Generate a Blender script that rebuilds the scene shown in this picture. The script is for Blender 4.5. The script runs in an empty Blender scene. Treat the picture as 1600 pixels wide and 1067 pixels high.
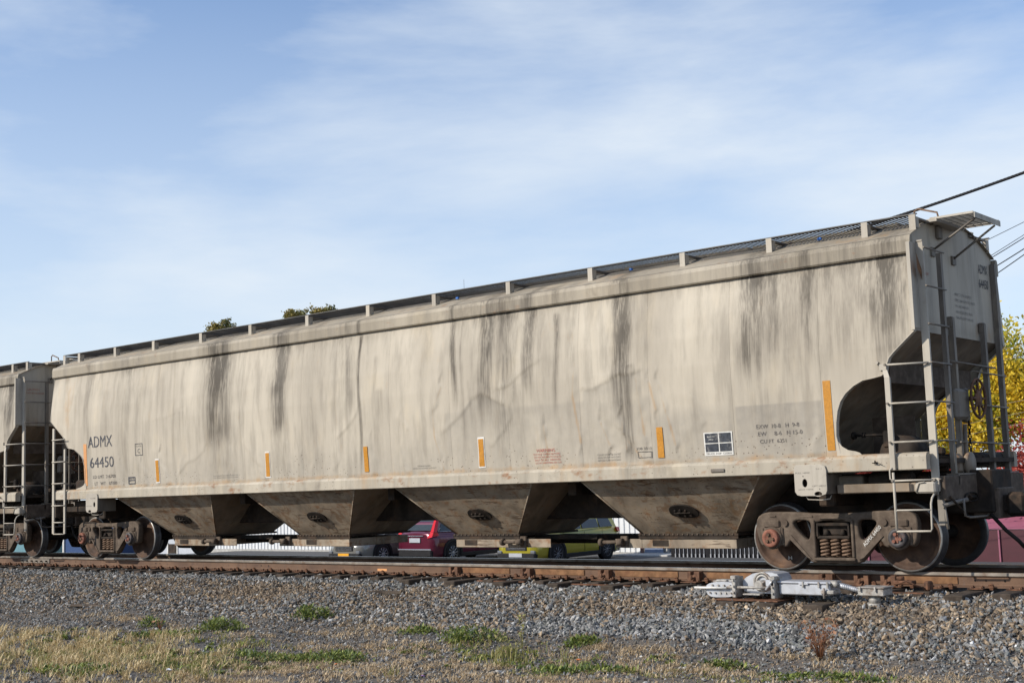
import bpy, math, random
import numpy as np
from mathutils import Vector, Matrix
random.seed(7); rng = np.random.default_rng(7)
S = bpy.context.scene; COL = S.collection
R = math.radians

# ---------------------------------------------------------------- camera
cd = bpy.data.cameras.new('camera'); cam = bpy.data.objects.new('camera', cd); COL.objects.link(cam); S.camera = cam
YAW, PIT, ROL = -0.69788805, 0.110914957, -0.034276913
fw = Vector((math.sin(YAW)*math.cos(PIT), math.cos(YAW)*math.cos(PIT), math.sin(PIT)))
rt = Vector((math.cos(YAW), -math.sin(YAW), 0)); up = rt.cross(fw)
r2 = math.cos(ROL)*rt+math.sin(ROL)*up; u2 = -math.sin(ROL)*rt+math.cos(ROL)*up
cam.matrix_world = Matrix(((r2.x, u2.x, -fw.x, 8.0209186), (r2.y, u2.y, -fw.y, -17.2495736), (r2.z, u2.z, -fw.z, 1.30066878), (0, 0, 0, 1)))
cd.sensor_width = 36; cd.lens = 2018.02794*36/1600; cd.clip_end = 3000; cd.clip_start = .1

# ---------------------------------------------------------------- light
SUN = Vector((-.37, -.60, .42)).normalized()
el = math.asin(SUN.z); az = math.atan2(SUN.x, SUN.y)
w = bpy.data.worlds.new('World'); S.world = w; w.use_nodes = True
nt = w.node_tree; nt.nodes.clear()
N = nt.nodes.new; L = nt.links.new
out = N('ShaderNodeOutputWorld'); bg = N('ShaderNodeBackground'); bg.inputs['Strength'].default_value = 0.132
sky = N('ShaderNodeTexSky'); sky.sky_type = 'NISHITA'; sky.sun_disc = False; sky.sun_elevation = el; sky.sun_rotation = az % (2*math.pi)
sky.altitude = 50; sky.air_density = 1.0; sky.dust_density = .5; sky.ozone_density = 3.5
tc = N('ShaderNodeTexCoord'); mp = N('ShaderNodeMapping'); mp.inputs["Scale"].default_value = (1.3, 1.3, 5.0); mp.inputs['Rotation'].default_value = (.04, .05, .35); mp.inputs['Location'].default_value = (0.0, 0.0, 0.0)
L(tc.outputs['Generated'], mp.inputs['Vector'])
n1 = N('ShaderNodeTexNoise'); n1.inputs['Scale'].default_value = 2.0; n1.inputs['Detail'].default_value = 10; n1.inputs['Roughness'].default_value = .55; n1.inputs['Distortion'].default_value = .15
L(mp.outputs[0], n1.inputs['Vector'])
cr = N('ShaderNodeValToRGB'); cr.color_ramp.elements[0].position = .40; cr.color_ramp.elements[1].position = .68
cr.color_ramp.elements[0].color = (0, 0, 0, 1); cr.color_ramp.elements[1].color = (.78, .78, .78, 1)
L(n1.outputs['Fac'], cr.inputs[0])
sp = N('ShaderNodeSeparateXYZ'); L(tc.outputs['Generated'], sp.inputs[0])
hz = N('ShaderNodeMapRange'); hz.inputs[1].default_value = 0.0; hz.inputs[2].default_value = .46; hz.inputs[3].default_value = .90; hz.inputs[4].default_value = .0
L(sp.outputs['Z'], hz.inputs[0])
mx0 = N('ShaderNodeMath'); mx0.operation = 'MULTIPLY_ADD'; iv = N('ShaderNodeMath'); iv.operation = 'SUBTRACT'; iv.inputs[0].default_value = 1; L(hz.outputs[0], iv.inputs[1]); L(cr.outputs[0], mx0.inputs[0]); L(iv.outputs[0], mx0.inputs[1]); L(hz.outputs[0], mx0.inputs[2])
tint = N('ShaderNodeMix'); tint.data_type = 'RGBA'; tint.blend_type = 'MULTIPLY'; tint.inputs[0].default_value = 1; tint.inputs[7].default_value = (.84, 1.09, 1.30, 1); L(sky.outputs[0], tint.inputs[6])
mx = N('ShaderNodeMix'); mx.data_type = 'RGBA'; mx.clamp_factor = True; L(mx0.outputs[0], mx.inputs[0]); L(tint.outputs[2], mx.inputs[6]); mx.inputs[7].default_value = (6.2, 6.75, 7.3, 1)
L(mx.outputs[2], bg.inputs[0]); L(bg.outputs[0], out.inputs[0])
sl = bpy.data.lights.new('sun', 'SUN'); sl.energy = 4.9; sl.angle = R(.55); sl.color = (1, .93, .82)
so = bpy.data.objects.new('sun', sl); COL.objects.link(so); so.rotation_euler = SUN.to_track_quat('Z', 'Y').to_euler(); so.location = (-20, -30, 30)
S.view_settings.view_transform = 'Standard'; S.view_settings.look = 'None'; S.view_settings.exposure = 0.0; S.view_settings.gamma = 1; S.view_settings.use_curve_mapping = False

# ---------------------------------------------------------------- materials
class NT:
    def __init__(s, name):
        s.m = bpy.data.materials.new(name); s.m.use_nodes = True; s.t = s.m.node_tree
        s.b = s.t.nodes['Principled BSDF']; s.tc = None
    def n(s, k): return s.t.nodes.new(k)
    def l(s, a, b): s.t.links.new(a, b)
    def coord(s, scale=(1, 1, 1), kind='Object'):
        if not s.tc: s.tc = s.n('ShaderNodeTexCoord')
        m = s.n('ShaderNodeMapping'); m.inputs['Scale'].default_value = scale; s.l(s.tc.outputs[kind], m.inputs[0]); return m.outputs[0]
    def noise(s, scale, detail=4, vec=(1, 1, 1), rough=.55, dist=0):
        n = s.n('ShaderNodeTexNoise'); n.inputs['Scale'].default_value = scale; n.inputs['Detail'].default_value = detail
        n.inputs['Roughness'].default_value = rough; n.inputs['Distortion'].default_value = dist; s.l(s.coord(vec), n.inputs['Vector']); return n.outputs['Fac']
    def vor(s, scale, vec=(1, 1, 1), feat='F1'):
        n = s.n('ShaderNodeTexVoronoi'); n.inputs['Scale'].default_value = scale; n.feature = feat; s.l(s.coord(vec), n.inputs['Vector']); return n.outputs['Distance']
    def attr(s, name):
        a = s.n('ShaderNodeAttribute'); a.attribute_name = name; return a
    def math(s, op, a, b=None, c=None, clamp=False):
        m = s.n('ShaderNodeMath'); m.operation = op; m.use_clamp = clamp
        for i, v in enumerate((a, b, c)):
            if v is None: continue
            if isinstance(v, (int, float)): m.inputs[i].default_value = v
            else: s.l(v, m.inputs[i])
        return m.outputs[0]
    def rng(s, v, a, b, c=0., d=1.):
        m = s.n('ShaderNodeMapRange'); m.interpolation_type = 'SMOOTHSTEP'
        for i, q in enumerate((a, b, c, d)): m.inputs[i+1].default_value = q
        s.l(v, m.inputs[0]); return m.outputs[0]
    def mix(s, f, a, b):
        m = s.n('ShaderNodeMix'); m.data_type = 'RGBA'
        if isinstance(f, (int, float)): m.inputs[0].default_value = f
        else: s.l(f, m.inputs[0])
        for i, v in ((6, a), (7, b)):
            if isinstance(v, tuple): m.inputs[i].default_value = v+(1,) if len(v) == 3 else v
            else: s.l(v, m.inputs[i])
        return m.outputs[2]
    def done(s, col=None, rough=.6, metal=0, bump=None, bd=.01, bs=.5, spec=None):
        if col is not None:
            if isinstance(col, tuple): s.b.inputs['Base Color'].default_value = col+(1,)
            else: s.l(col, s.b.inputs['Base Color'])
        if isinstance(rough, (int, float)): s.b.inputs['Roughness'].default_value = rough
        else: s.l(rough, s.b.inputs['Roughness'])
        s.b.inputs['Metallic'].default_value = metal
        if spec is not None: s.b.inputs['Specular IOR Level'].default_value = spec
        if bump is not None:
            b = s.n('ShaderNodeBump'); b.inputs['Distance'].default_value = bd; b.inputs['Strength'].default_value = bs
            s.l(bump, b.inputs['Height']); s.l(b.outputs[0], s.b.inputs['Normal'])
        return s.m

def simple(name, col, rough=.6, metal=0, var=.25, sc=6, bd=.003, dirt=None, df=.5):
    t = NT(name); n = t.noise(sc, 6)
    a = tuple(c*(1-var) for c in col); b = tuple(min(1, c*(1+var)) for c in col)
    c = t.mix(t.rng(n, .3, .7), a, b)
    if dirt: c = t.mix(t.rng(t.noise(sc*.45+1.7, 7, rough=.65), .62-df*.3, .78-df*.1), c, dirt)
    return t.done(c, rough, metal, t.noise(sc*8, 5), bd, .4, .18 if rough >= .7 else None)

def cream(name, A, B, grime, rust_amt, scratch=False):
    t = NT(name)
    big = t.noise(1.1, 5, (1, 1, .3)); fine = t.noise(10, 8, (1, 1, .07), .66); vfine = t.noise(38, 6, (1, 1, .035), .65)
    c = t.mix(t.rng(big, .3, .7), A, B)
    c = t.mix(t.rng(fine, .45, .8, 0, .33), c, (.30, .27, .225))
    c = t.mix(t.rng(vfine, .5, .8, 0, .22), c, (.34, .31, .26))
    c = t.mix(t.rng(t.noise(2.3, 6, (1, 1, .45)), .52, .85, 0, .45), c, (.60, .49, .33))
    g = t.attr('grey').outputs['Fac']; c = t.mix(t.math('MULTIPLY', g, t.rng(t.noise(7, 6), .2, .8, .45, 1.0), clamp=True), c, (.27, .245, .21))
    st = t.attr('stain').outputs['Fac']
    k = t.math('ADD', t.math('MULTIPLY', t.math('SUBTRACT', fine, .5), 1.7), t.math('MULTIPLY', t.math('SUBTRACT', vfine, .5), 1.5))
    k = t.math('ADD', k, t.math('MULTIPLY', t.math('SUBTRACT', t.noise(3.2, 6, (1, 1, .5)), .5), .9))
    m = t.math('MULTIPLY', t.rng(t.math('ADD', st, t.math('MULTIPLY', k, t.math('MULTIPLY', st, 1.9))), .10, 1.1), .52, clamp=True)
    m = t.math('ADD', m, t.math('MULTIPLY', st, t.rng(t.noise(2.0, 5, (1, 1, .6)), .25, .7, .28, .62)), clamp=True)
    c = t.mix(t.rng(t.noise(5.5, 6, (1, 1, .16), .6), .44, .72, 0, .55), c, (.25, .218, .175))
    c = t.mix(m, c, (.070, .057, .042))
    ru = t.attr('rust').outputs['Fac']
    m2 = t.rng(t.math('ADD', t.math('MULTIPLY', ru, .9), t.math('MULTIPLY', t.math('SUBTRACT', t.noise(6, 7, (1, 1, .35), .6), .5), 1.6)), .15, 1.0)
    c = t.mix(t.math('MULTIPLY', m2, .75), c, (.38, .225, .10))
    rn = t.rng(t.noise(4.5, 9, (.6, 1, 1), .7), .74-.13*rust_amt, .86-.10*rust_amt)
    c = t.mix(t.math('MULTIPLY', rn, .5+.4*min(1, rust_amt)), c, (.24, .11, .045))
    spk = t.attr('speck').outputs['Fac']
    sp_ = t.math('MULTIPLY', t.math('LESS_THAN', t.vor(17), .17), t.rng(t.math('ADD', spk, t.math('SUBTRACT', t.noise(3.5, 5), .5)), .45, .62))
    c = t.mix(t.math('MULTIPLY', sp_, .8), c, (.09, .065, .045))
    if grime:
        gm = t.rng(t.noise(2.2, 8, (1, 1, .8), .62, .6), .62-.30*grime, .95-.30*grime)
        c = t.mix(t.math('MULTIPLY', gm, .72), c, (.105, .08, .058))
    if scratch:
        s1 = t.rng(t.noise(7, 9, (.35, .35, 3.2), .7, .8), .535, .60); s2 = t.rng(t.noise(3, 4), .42, .54)
        c = t.mix(t.math('MULTIPLY', t.math('MULTIPLY', s1, s2), .8), c, (.085, .05, .03))
        s3 = t.rng(t.noise(2.6, 7, (1.6, 1.6, .9), .6, 1.6), .545, .60); c = t.mix(t.math('MULTIPLY', s3, .5), c, (.17, .085, .035))
    bp = t.math('ADD', t.noise(1.6, 3, (1, 1, .5)), t.math('MULTIPLY', t.noise(14, 4, (1, 1, .5)), .12))
    return t.done(c, t.rng(big, .3, .7, .55, .72), 0, bp, .03, .35, .32)

M = {}
M['body'] = cream('weathered_cream_paint', (.50, .44, .35), (.41, .36, .29), 0, .35)
M['roof'] = cream('roof_paint', (.40, .345, .265), (.31, .265, .20), .35, 1.2)
M['sill'] = cream('sill_paint', (.47, .415, .33), (.38, .335, .265), .3, 1.5)
M['hopper'] = cream('scuffed_hopper_paint', (.37, .295, .215), (.27, .21, .15), .72, 1.7, True)
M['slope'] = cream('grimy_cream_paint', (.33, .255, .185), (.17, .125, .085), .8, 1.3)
M['trim'] = cream('trim_paint', (.46, .415, .345), (.38, .34, .285), .2, .6)
M['endrail'] = cream('end_post_paint', (.19, .165, .14), (.14, .12, .10), .7, .8)
M['dark'] = simple('black_brown_steel', (.018, .0145, .012), .75, 0, .4, 5, .004, (.07, .045, .03), .5)
M['under'] = simple('underframe_grime', (.034, .027, .022), .85, 0, .4, 4, .004, (.07, .045, .03), .6)
M['truck'] = simple('dusty_cast_steel', (.12, .092, .070), .85, 0, .28, 9, .004, (.075, .055, .042), .8)
M['spring'] = simple('rusty_spring_steel', (.19, .125, .085), .8, 0, .35, 20, .002, (.09, .05, .03), .6)
M['capred'] = simple('rusty_red_bearing_cap', (.26, .11, .075), .75, 0, .3, 14, .002, (.12, .06, .045), .6)
M['capblack'] = simple('black_bearing_cap', (.045, .040, .042), .6, 0, .3, 14, .002, (.13, .07, .05), .4)
M['wheel'] = simple('brown_wheel_plate', (.075, .046, .033), .7, 0, .35, 5, .002, (.15, .085, .05), .5)
M['tread'] = simple('worn_wheel_tread', (.33, .32, .30), .40, .5, .2, 12, .001)
M['darktread'] = simple('dark_wheel_tread', (.060, .058, .060), .45, .4, .2, 12, .001)
M['grate'] = simple('galvanised_grating', (.09, .088, .085), .6, .2, .3, 6, .001, (.09, .075, .06), .6)
M['orange'] = simple('amber_reflector_tape', (.45, .19, .010), .45, 0, .12, 30, .0005, (.38, .17, .02), .25)
M['orangef'] = simple('faded_orange_tape', (.58, .27, .10), .55, 0, .08, 10, .0005)
M['white'] = simple('white_paint', (.62, .60, .56), .6, 0, .10, 10, .0005, (.36, .33, .29), .3)
M['letter'] = simple('faded_black_lettering', (.075, .075, .085), .7, 0, .3, 30, .0005, (.22, .20, .18), .35)
M['lettersoft'] = simple('worn_grey_lettering', (.20, .185, .17), .7, 0, .3, 60, .0005, (.40, .36, .30), .5)
M['lettergrey'] = simple('dirty_black_lettering', (.14, .125, .115), .7, 0, .3, 60, .0005, (.28, .25, .21), .5)
M['red'] = simple('faded_red_lettering', (.42, .13, .10), .7, 0, .2, 50, .0005, (.45, .33, .27), .5)
M['cotsblack'] = simple('black_stencil_panel', (.045, .05, .06), .7, 0, .3, 25, .0005, (.20, .19, .18), .35)
M['cover'] = simple('grey_rubber', (.05, .05, .05), .8, 0, .3, 20)

def railmat():
    t = NT('rusty_rail_web'); a = t.noise(1.3, 7, (1, 1, 1), .6); b = t.noise(9, 8, (1, 1, 1), .65)
    c = t.mix(t.rng(a, .35, .65), (.10, .055, .034), (.155, .088, .052)); c = t.mix(t.rng(b, .5, .72), c, (.075, .042, .03))
    c = t.mix(t.rng(t.noise(3.1, 5, (1, 1, .2)), .63, .72, 0, .75), c, (.10, .085, .08))
    return t.done(c, .8, .1, b, .003, .5)
M['rail'] = railmat()
M['railtop'] = simple('polished_rail_head', (.36, .34, .32), .22, .9, .18, 3, .0005, (.16, .12, .09), .15)
M['railside'] = simple('worn_rail_head_side', (.24, .205, .17), .5, .35, .25, 5, .001, (.15, .09, .055), .5)
M['tieplate'] = simple('rusty_tie_plate', (.15, .075, .045), .85, .1, .4, 14, .003, (.06, .04, .03), .5)
M['brace'] = simple('rusty_brown_brace', (.15, .08, .05), .8, .1, .35, 10, .003, (.09, .05, .035), .6)
M['bracepl'] = simple('orange_rust_plate', (.19, .10, .05), .8, 0, .3, 9, .003, (.16, .075, .04), .6)
M['tie'] = simple('creosoted_timber', (.055, .042, .033), .9, 0, .4, 7, .006, (.10, .08, .06), .6)
M['silver'] = simple('silver_painted_casting', (.47, .48, .51), .42, .35, .10, 8, .002, (.34, .32, .30), .3)
M['silverd'] = simple('dirty_silver_casting', (.36, .34, .31), .6, .25, .3, 14, .002, (.16, .11, .08), .6)
M['chrome'] = simple('bright_metal', (.6, .6, .62), .25, .8, .05)
def stone_mat():
    t = NT('crushed_stone'); a = t.attr('col').outputs['Color']
    n = t.noise(28, 4); c = t.mix(t.rng(n, .3, .75, 0, .35), a, (.07, .066, .062)); c = t.mix(t.rng(t.noise(60, 3), .6, .8, 0, .25), c, (.34, .33, .30))
    return t.done(c, .9, 0, t.noise(50, 3), .004, .5, .2)
M['stone'] = stone_mat()
def ground_mat():
    t = NT('gravelly_soil'); a = t.noise(1.2, 6); b = t.vor(34); n = t.noise(20, 6)
    c = t.mix(t.rng(a, .35, .65), (.155, .125, .095), (.115, .105, .098)); c = t.mix(t.rng(n, .3, .7), c, (.07, .062, .055)); c = t.mix(t.rng(b, .25, .1, 0, .4), c, (.24, .225, .21))
    return t.done(c, .95, 0, t.math('ADD', n, t.math('MULTIPLY', b, -1.)), .02, .7)
M['ground'] = ground_mat()
M['asphalt'] = simple('worn_asphalt', (.085, .085, .088), .9, 0, .18, 14, .004)
M['soil'] = simple('dark_oily_soil', (.035, .030, .026), .95, 0, .4, 16, .01)
def leafmat(name, c1, c2, rough=.6, tr=.25):
    t = NT(name); a = t.attr('rnd').outputs['Fac']; c = t.mix(a, c1, c2)
    m = t.done(c, rough, 0)
    tr_ = t.n('ShaderNodeBsdfTranslucent'); t.l(c, tr_.inputs[0]); mxs = t.n('ShaderNodeMixShader'); mxs.inputs[0].default_value = tr
    t.l(t.b.outputs[0], mxs.inputs[1]); t.l(tr_.outputs[0], mxs.inputs[2]); t.l(mxs.outputs[0], t.t.nodes['Material Output'].inputs[0]); return m
M['dry'] = leafmat('dry_straw', (.36, .25, .11), (.72, .58, .33))
M['tan'] = leafmat('tan_grass', (.32, .22, .12), (.68, .53, .33))
M['green'] = leafmat('weed_green', (.045, .085, .018), (.30, .33, .07))
M['mixgrass'] = leafmat('yellow_green_grass', (.14, .17, .04), (.40, .33, .12))
M['yleaf'] = leafmat('yellow_autumn_leaf', (.16, .22, .02), (.86, .62, .05), .55, .42)
M['rleaf'] = leafmat('red_autumn_leaf', (.22, .03, .025), (.52, .10, .07), .55, .35)
M['gleaf'] = leafmat('dull_green_leaf', (.05, .08, .02), (.34, .26, .07), .6, .25)
M['redstem'] = leafmat('reddish_dry_stem', (.22, .08, .04), (.38, .20, .10))
M['bark'] = simple('bark', (.085, .065, .05), .9, 0, .3, 9, .01)
M['wallmetal'] = simple('white_corrugated_metal', (.66, .67, .68), .45, .1, .05, 2, .001, (.50, .49, .47), .2)
M['brownpost'] = simple('red_brown_post', (.17, .10, .085), .7, 0, .2)
M['doorblue'] = simple('blue_grey_door', (.20, .25, .36), .5, 0, .1)
M['concrete'] = simple('concrete', (.40, .39, .37), .85, 0, .12, 8, .002)
M['fence'] = simple('black_fence_board', (.010, .010, .013), .6, 0, .3)
M['picket'] = simple('pale_steel_strip', (.36, .37, .40), .45, .2, .1)
M['maroonlit'] = simple('sunlit_maroon_paint', (.26, .085, .13), .5, 0, .08, 4, .001)  # lighter maroon: sunlight on the sloped top painted in; ribs share it
M['maroon'] = simple('shaded_maroon_steel', (.060, .010, .018), .5, 0, .10, 4, .001)  # same maroon darkened: shade on the side panels painted into the colour
M['bluewall'] = simple('blue_painted_wall', (.012, .045, .14), .6, 0, .1)
M['tealwall'] = simple('teal_painted_wall', (.10, .22, .26), .6, 0, .1)
M['housewall'] = simple('pale_house_siding', (.44, .46, .50), .6, 0, .06)
M['tyre'] = simple('tyre_rubber', (.016, .016, .017), .8, 0, .2)
M['rim'] = simple('alloy_rim', (.42, .43, .45), .3, .7, .05)
M['rimdark'] = simple('dark_alloy_rim', (.16, .165, .18), .35, .7, .05)
M['plastic'] = simple('black_plastic', (.018, .018, .020), .55, 0, .15)
M['glass'] = simple('tinted_glass', (.035, .045, .05), .06, 0, .1)
M['lampred'] = simple('red_tail_lamp', (.55, .012, .015), .15, 0, .05)
M['lampclear'] = simple('clear_lamp', (.22, .23, .25), .1, .3, .05)
M['plate'] = simple('white_number_plate', (.40, .42, .46), .4, 0, .04)
M['plateorange'] = simple('orange_number_plate', (.75, .36, .02), .4, 0, .04)
for k_ in ('plastic', 'tyre', 'fence', 'under', 'dark'): M[k_].node_tree.nodes['Principled BSDF'].inputs['Specular IOR Level'].default_value = .18
def carpaint(n, c):
    m = simple(n, c, .28, .25, .03, 2, .0002); m.node_tree.nodes['Principled BSDF'].inputs['Coat Weight'].default_value = .8; return m
M['cp_red'] = carpaint('wine_red_car_paint', (.11, .011, .030))
M['cp_green'] = carpaint('olive_yellow_car_paint', (.37, .32, .028))
M['cp_grey'] = carpaint('warm_grey_car_paint', (.20, .195, .18))
M['cable'] = simple('black_cable', (.02, .02, .022), .7, 0, .1)
M['paper'] = simple('litter_white', (.70, .72, .78), .5, 0, .08)
M['plasticbag'] = simple('litter_purple', (.35, .15, .5), .5, 0, .08)
M['deadleaf'] = simple('dead_leaf_orange', (.50, .16, .05), .7, 0, .1)
M['bluebit'] = simple('bright_blue_plastic', (.03, .15, .5), .5, 0, .1)

# ---------------------------------------------------------------- mesh builder
class MB:
    def __init__(s): s.v = []; s.f = []; s.m = []; s.sm = []
    def add(s, V, F, mi=0, smooth=False):
        o = len(s.v); s.v.extend([tuple(map(float, q)) for q in V]); s.f.extend([tuple(i+o for i in f) for f in F]); s.m.extend([mi]*len(F)); s.sm.extend([smooth]*len(F)); return s
    def box(s, x0, x1, y0, y1, z0, z1, mi=0, bev=0):
        if bev > 0:
            b = bev
            # chamfered box: octagon section extruded with chamfered ends (26-face look, cheap version)
            V = []
            for (x, k) in ((x0, 1), (x0+b, 0), (x1-b, 0), (x1, 1)):
                c = b if k else 0
                for (yy, zz) in ((y0+b, z0+c), (y1-b, z0+c), (y1-c, z0+b), (y1-c, z1-b), (y1-b, z1-c), (y0+b, z1-c), (y0+c, z1-b), (y0+c, z0+b)): V.append((x, yy, zz))
            F = [tuple(range(7, -1, -1)), tuple(range(24, 32))]
            for r in range(3):
                for i in range(8): F.append((r*8+i, r*8+(i+1) % 8, r*8+8+(i+1) % 8, r*8+8+i))
            F = [F[0], F[1]]+[f for f in F[2:]]
            return s.add(V, F, mi)
        V = [(x, y, z) for x in (x0, x1) for y in (y0, y1) for z in (z0, z1)]
        return s.add(V, [(0, 1, 3, 2), (4, 6, 7, 5), (0, 4, 5, 1), (2, 3, 7, 6), (0, 2, 6, 4), (1, 5, 7, 3)], mi)
    def tube(s, P, r, n=8, mi=0, caps=True, smooth=True):
        P = [Vector(p) for p in P]; rs = r if isinstance(r, (list, tuple)) else [r]*len(P)
        V = []; prev = None
        for i, p in enumerate(P):
            d = (P[min(i+1, len(P)-1)]-P[max(i-1, 0)]).normalized()
            if prev is None:
                a = Vector((0, 0, 1)) if abs(d.z) < .9 else Vector((1, 0, 0)); u = d.cross(a).normalized()
            else:
                u = (prev-d*prev.dot(d)); u = u.normalized() if u.length > 1e-6 else d.orthogonal().normalized()
            prev = u; v = d.cross(u)
            for k in range(n):
                t = 2*math.pi*k/n; V.append(p+(u*math.cos(t)+v*math.sin(t))*rs[i])
        F = [(i*n+k, i*n+(k+1) % n, (i+1)*n+(k+1) % n, (i+1)*n+k) for i in range(len(P)-1) for k in range(n)]
        s.add(V, F, mi, smooth)
        if caps:
            o = len(s.v)-len(V); s.f.append(tuple(o+k for k in range(n-1, -1, -1))); s.f.append(tuple(o+(len(P)-1)*n+k for k in range(n))); s.m += [mi]*2; s.sm += [False]*2
        return s
    def prism(s, poly, a, b, axis='y', mi=0):
        n = len(poly)
        def P(q, t): return (q[0], t, q[1]) if axis == 'y' else ((t, q[0], q[1]) if axis == 'x' else (q[0], q[1], t))
        V = [P(q, a) for q in poly]+[P(q, b) for q in poly]
        F = [tuple(range(n)), tuple(range(2*n-1, n-1, -1))]+[(i, i+n, (i+1) % n+n, (i+1) % n) for i in range(n)]
        return s.add(V, F, mi)
    def hexa(s, A, B, mi=0):   # two quads, A bottom loop, B top loop
        return s.add(list(A)+list(B), [(3, 2, 1, 0), (4, 5, 6, 7), (0, 1, 5, 4), (1, 2, 6, 5), (2, 3, 7, 6), (3, 0, 4, 7)], mi)
    def lathe(s, prof, c, axis='y', n=32, mis=None, smooth=True):
        V = []; 
        for (r, t) in prof:
            for k in range(n):
                a = 2*math.pi*k/n; x, z = r*math.cos(a), r*math.sin(a)
                V.append((c[0]+x, c[1]+t, c[2]+z) if axis == 'y' else ((c[0]+t, c[1]+x, c[2]+z) if axis == 'x' else (c[0]+x, c[1]+z, c[2]+t)))
        for i in range(len(prof)-1):
            F = [(i*n+k, i*n+(k+1) % n, (i+1)*n+(k+1) % n, (i+1)*n+k) for k in range(n)]
            if i == 0: s.add(V, F, mis[i] if mis else 0, smooth); o = len(s.v)-len(V)
            else:
                s.f.extend([tuple(q+o for q in f) for f in F]); s.m += [mis[i] if mis else 0]*n; s.sm += [smooth]*n
        return s
    def disc(s, c, r, axis='y', n=16, mi=0):
        V = [(c[0]+r*math.cos(2*math.pi*k/n), c[1], c[2]+r*math.sin(2*math.pi*k/n)) if axis == 'y' else ((c[0], c[1]+r*math.cos(2*math.pi*k/n), c[2]+r*math.sin(2*math.pi*k/n)) if axis == 'x' else (c[0]+r*math.cos(2*math.pi*k/n), c[1]+r*math.sin(2*math.pi*k/n), c[2])) for k in range(n)]
        return s.add(V, [tuple(range(n))], mi)
    def xform(s, fn): s.v = [tuple(fn(q)) for q in s.v]; return s
    def mesh(s, name, mats):
        me = bpy.data.meshes.new(name); me.from_pydata(s.v, [], s.f)
        for m in (mats if isinstance(mats, (list, tuple)) else [mats]): me.materials.append(M[m])
        me.polygons.foreach_set('material_index', s.m); me.polygons.foreach_set('use_smooth', s.sm); me.update(); return me

def obj(name, me, parent=None, loc=(0, 0, 0), rot=None, label=None, kind=None):
    o = bpy.data.objects.new(name, me); COL.objects.link(o); o.location = loc
    if rot: o.rotation_euler = rot
    if parent: o.parent = parent
    if label: o['label'] = label
    if kind: o['kind'] = kind
    return o
def thing(name, label, cat, loc=(0, 0, 0), rz=0, group=None, me=None, kind=None):
    o = obj(name, me, None, loc, (0, 0, rz)); o['label'] = label; o['category'] = cat
    if group: o['group'] = group
    if kind: o['kind'] = kind
    return o
def split(mb):
    n = len(mb.v); par = list(range(n))
    def find(a):
        while par[a] != a: par[a] = par[par[a]]; a = par[a]
        return a
    for f in mb.f:
        a = find(f[0])
        for q in f[1:]: par[find(q)] = a
    V = np.array(mb.v); roots = np.array([find(i) for i in range(n)]); ids = list(dict.fromkeys(roots.tolist())); bb = [[V[roots == r].min(0)-.006, V[roots == r].max(0)+.006] for r in ids]
    g = list(range(len(ids)))
    def fg(a):
        while g[a] != a: a = g[a]
        return a
    for i in range(len(ids)):
        for j in range(i+1, len(ids)):
            if (bb[i][0] <= bb[j][1]).all() and (bb[j][0] <= bb[i][1]).all(): g[fg(j)] = fg(i)
    lab = {r: fg(i) for i, r in enumerate(ids)}; outs = {}
    for f, mi, sm in zip(mb.f, mb.m, mb.sm):
        k = lab[int(roots[f[0]])]; o = outs.setdefault(k, (MB(), {})); M_, mp = o; ff = []
        for q in f:
            if q not in mp: mp[q] = len(M_.v); M_.v.append(mb.v[q])
            ff.append(mp[q])
        M_.f.append(tuple(ff)); M_.m.append(mi); M_.sm.append(sm)
    return sorted([o[0] for o in outs.values()], key=lambda q: -len(q.f))
def struct(name, me, label=None, loc=(0, 0, 0)):
    o = obj(name, me, None, loc); o['kind'] = 'structure'
    if label: o['label'] = label
    return o
def kids(o): return [c for c in bpy.data.objects if c.parent == o]
def copy_tree(o, parent=None, skip=()):
    c = o.copy(); COL.objects.link(c); c.parent = parent
    for k in kids(o):
        if k.name.split('.')[0] in skip: continue
        copy_tree(k, c, skip)
    return c
def grid_mesh(name, P, mat, attrs=None, smooth=True):
    """P: (n,m,3) array"""
    n, m = P.shape[:2]; idx = np.arange(n*m).reshape(n, m)
    F = np.stack([idx[:-1, :-1], idx[1:, :-1], idx[1:, 1:], idx[:-1, 1:]], -1).reshape(-1, 4)
    return np_mesh(name, P.reshape(-1, 3), F, mat, attrs, smooth)
def np_mesh(name, V, F, mat, attrs=None, smooth=False, colattr=None):
    me = bpy.data.meshes.new(name); k = F.shape[1]
    me.vertices.add(len(V)); me.vertices.foreach_set('co', np.asarray(V, np.float32).ravel())
    me.loops.add(F.size); me.loops.foreach_set('vertex_index', F.astype(np.int32).ravel())
    me.polygons.add(len(F)); me.polygons.foreach_set('loop_start', np.arange(0, F.size, k, dtype=np.int32)); me.polygons.foreach_set('loop_total', np.full(len(F), k, np.int32))
    me.polygons.foreach_set('use_smooth', np.full(len(F), smooth)); me.materials.append(M[mat]); me.update(calc_edges=True)
    for nme, val in (attrs or {}).items():
        a = me.attributes.new(nme, 'FLOAT', 'POINT'); a.data.foreach_set('value', np.asarray(val, np.float32).ravel())
    if colattr is not None:
        a = me.attributes.new('col', 'FLOAT_COLOR', 'POINT'); a.data.foreach_set('color', np.asarray(colattr, np.float32).ravel())
    me.validate(); return me
def chaikin(P, it=2, closed=True):
    for _ in range(it):
        Q = []
        for i in range(len(P)):
            a, b = P[i], P[(i+1) % len(P)]
            Q += [(a[0]*.78+b[0]*.22, a[1]*.78+b[1]*.22), (a[0]*.22+b[0]*.78, a[1]*.22+b[1]*.78)]
        P = Q
    return P
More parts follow.
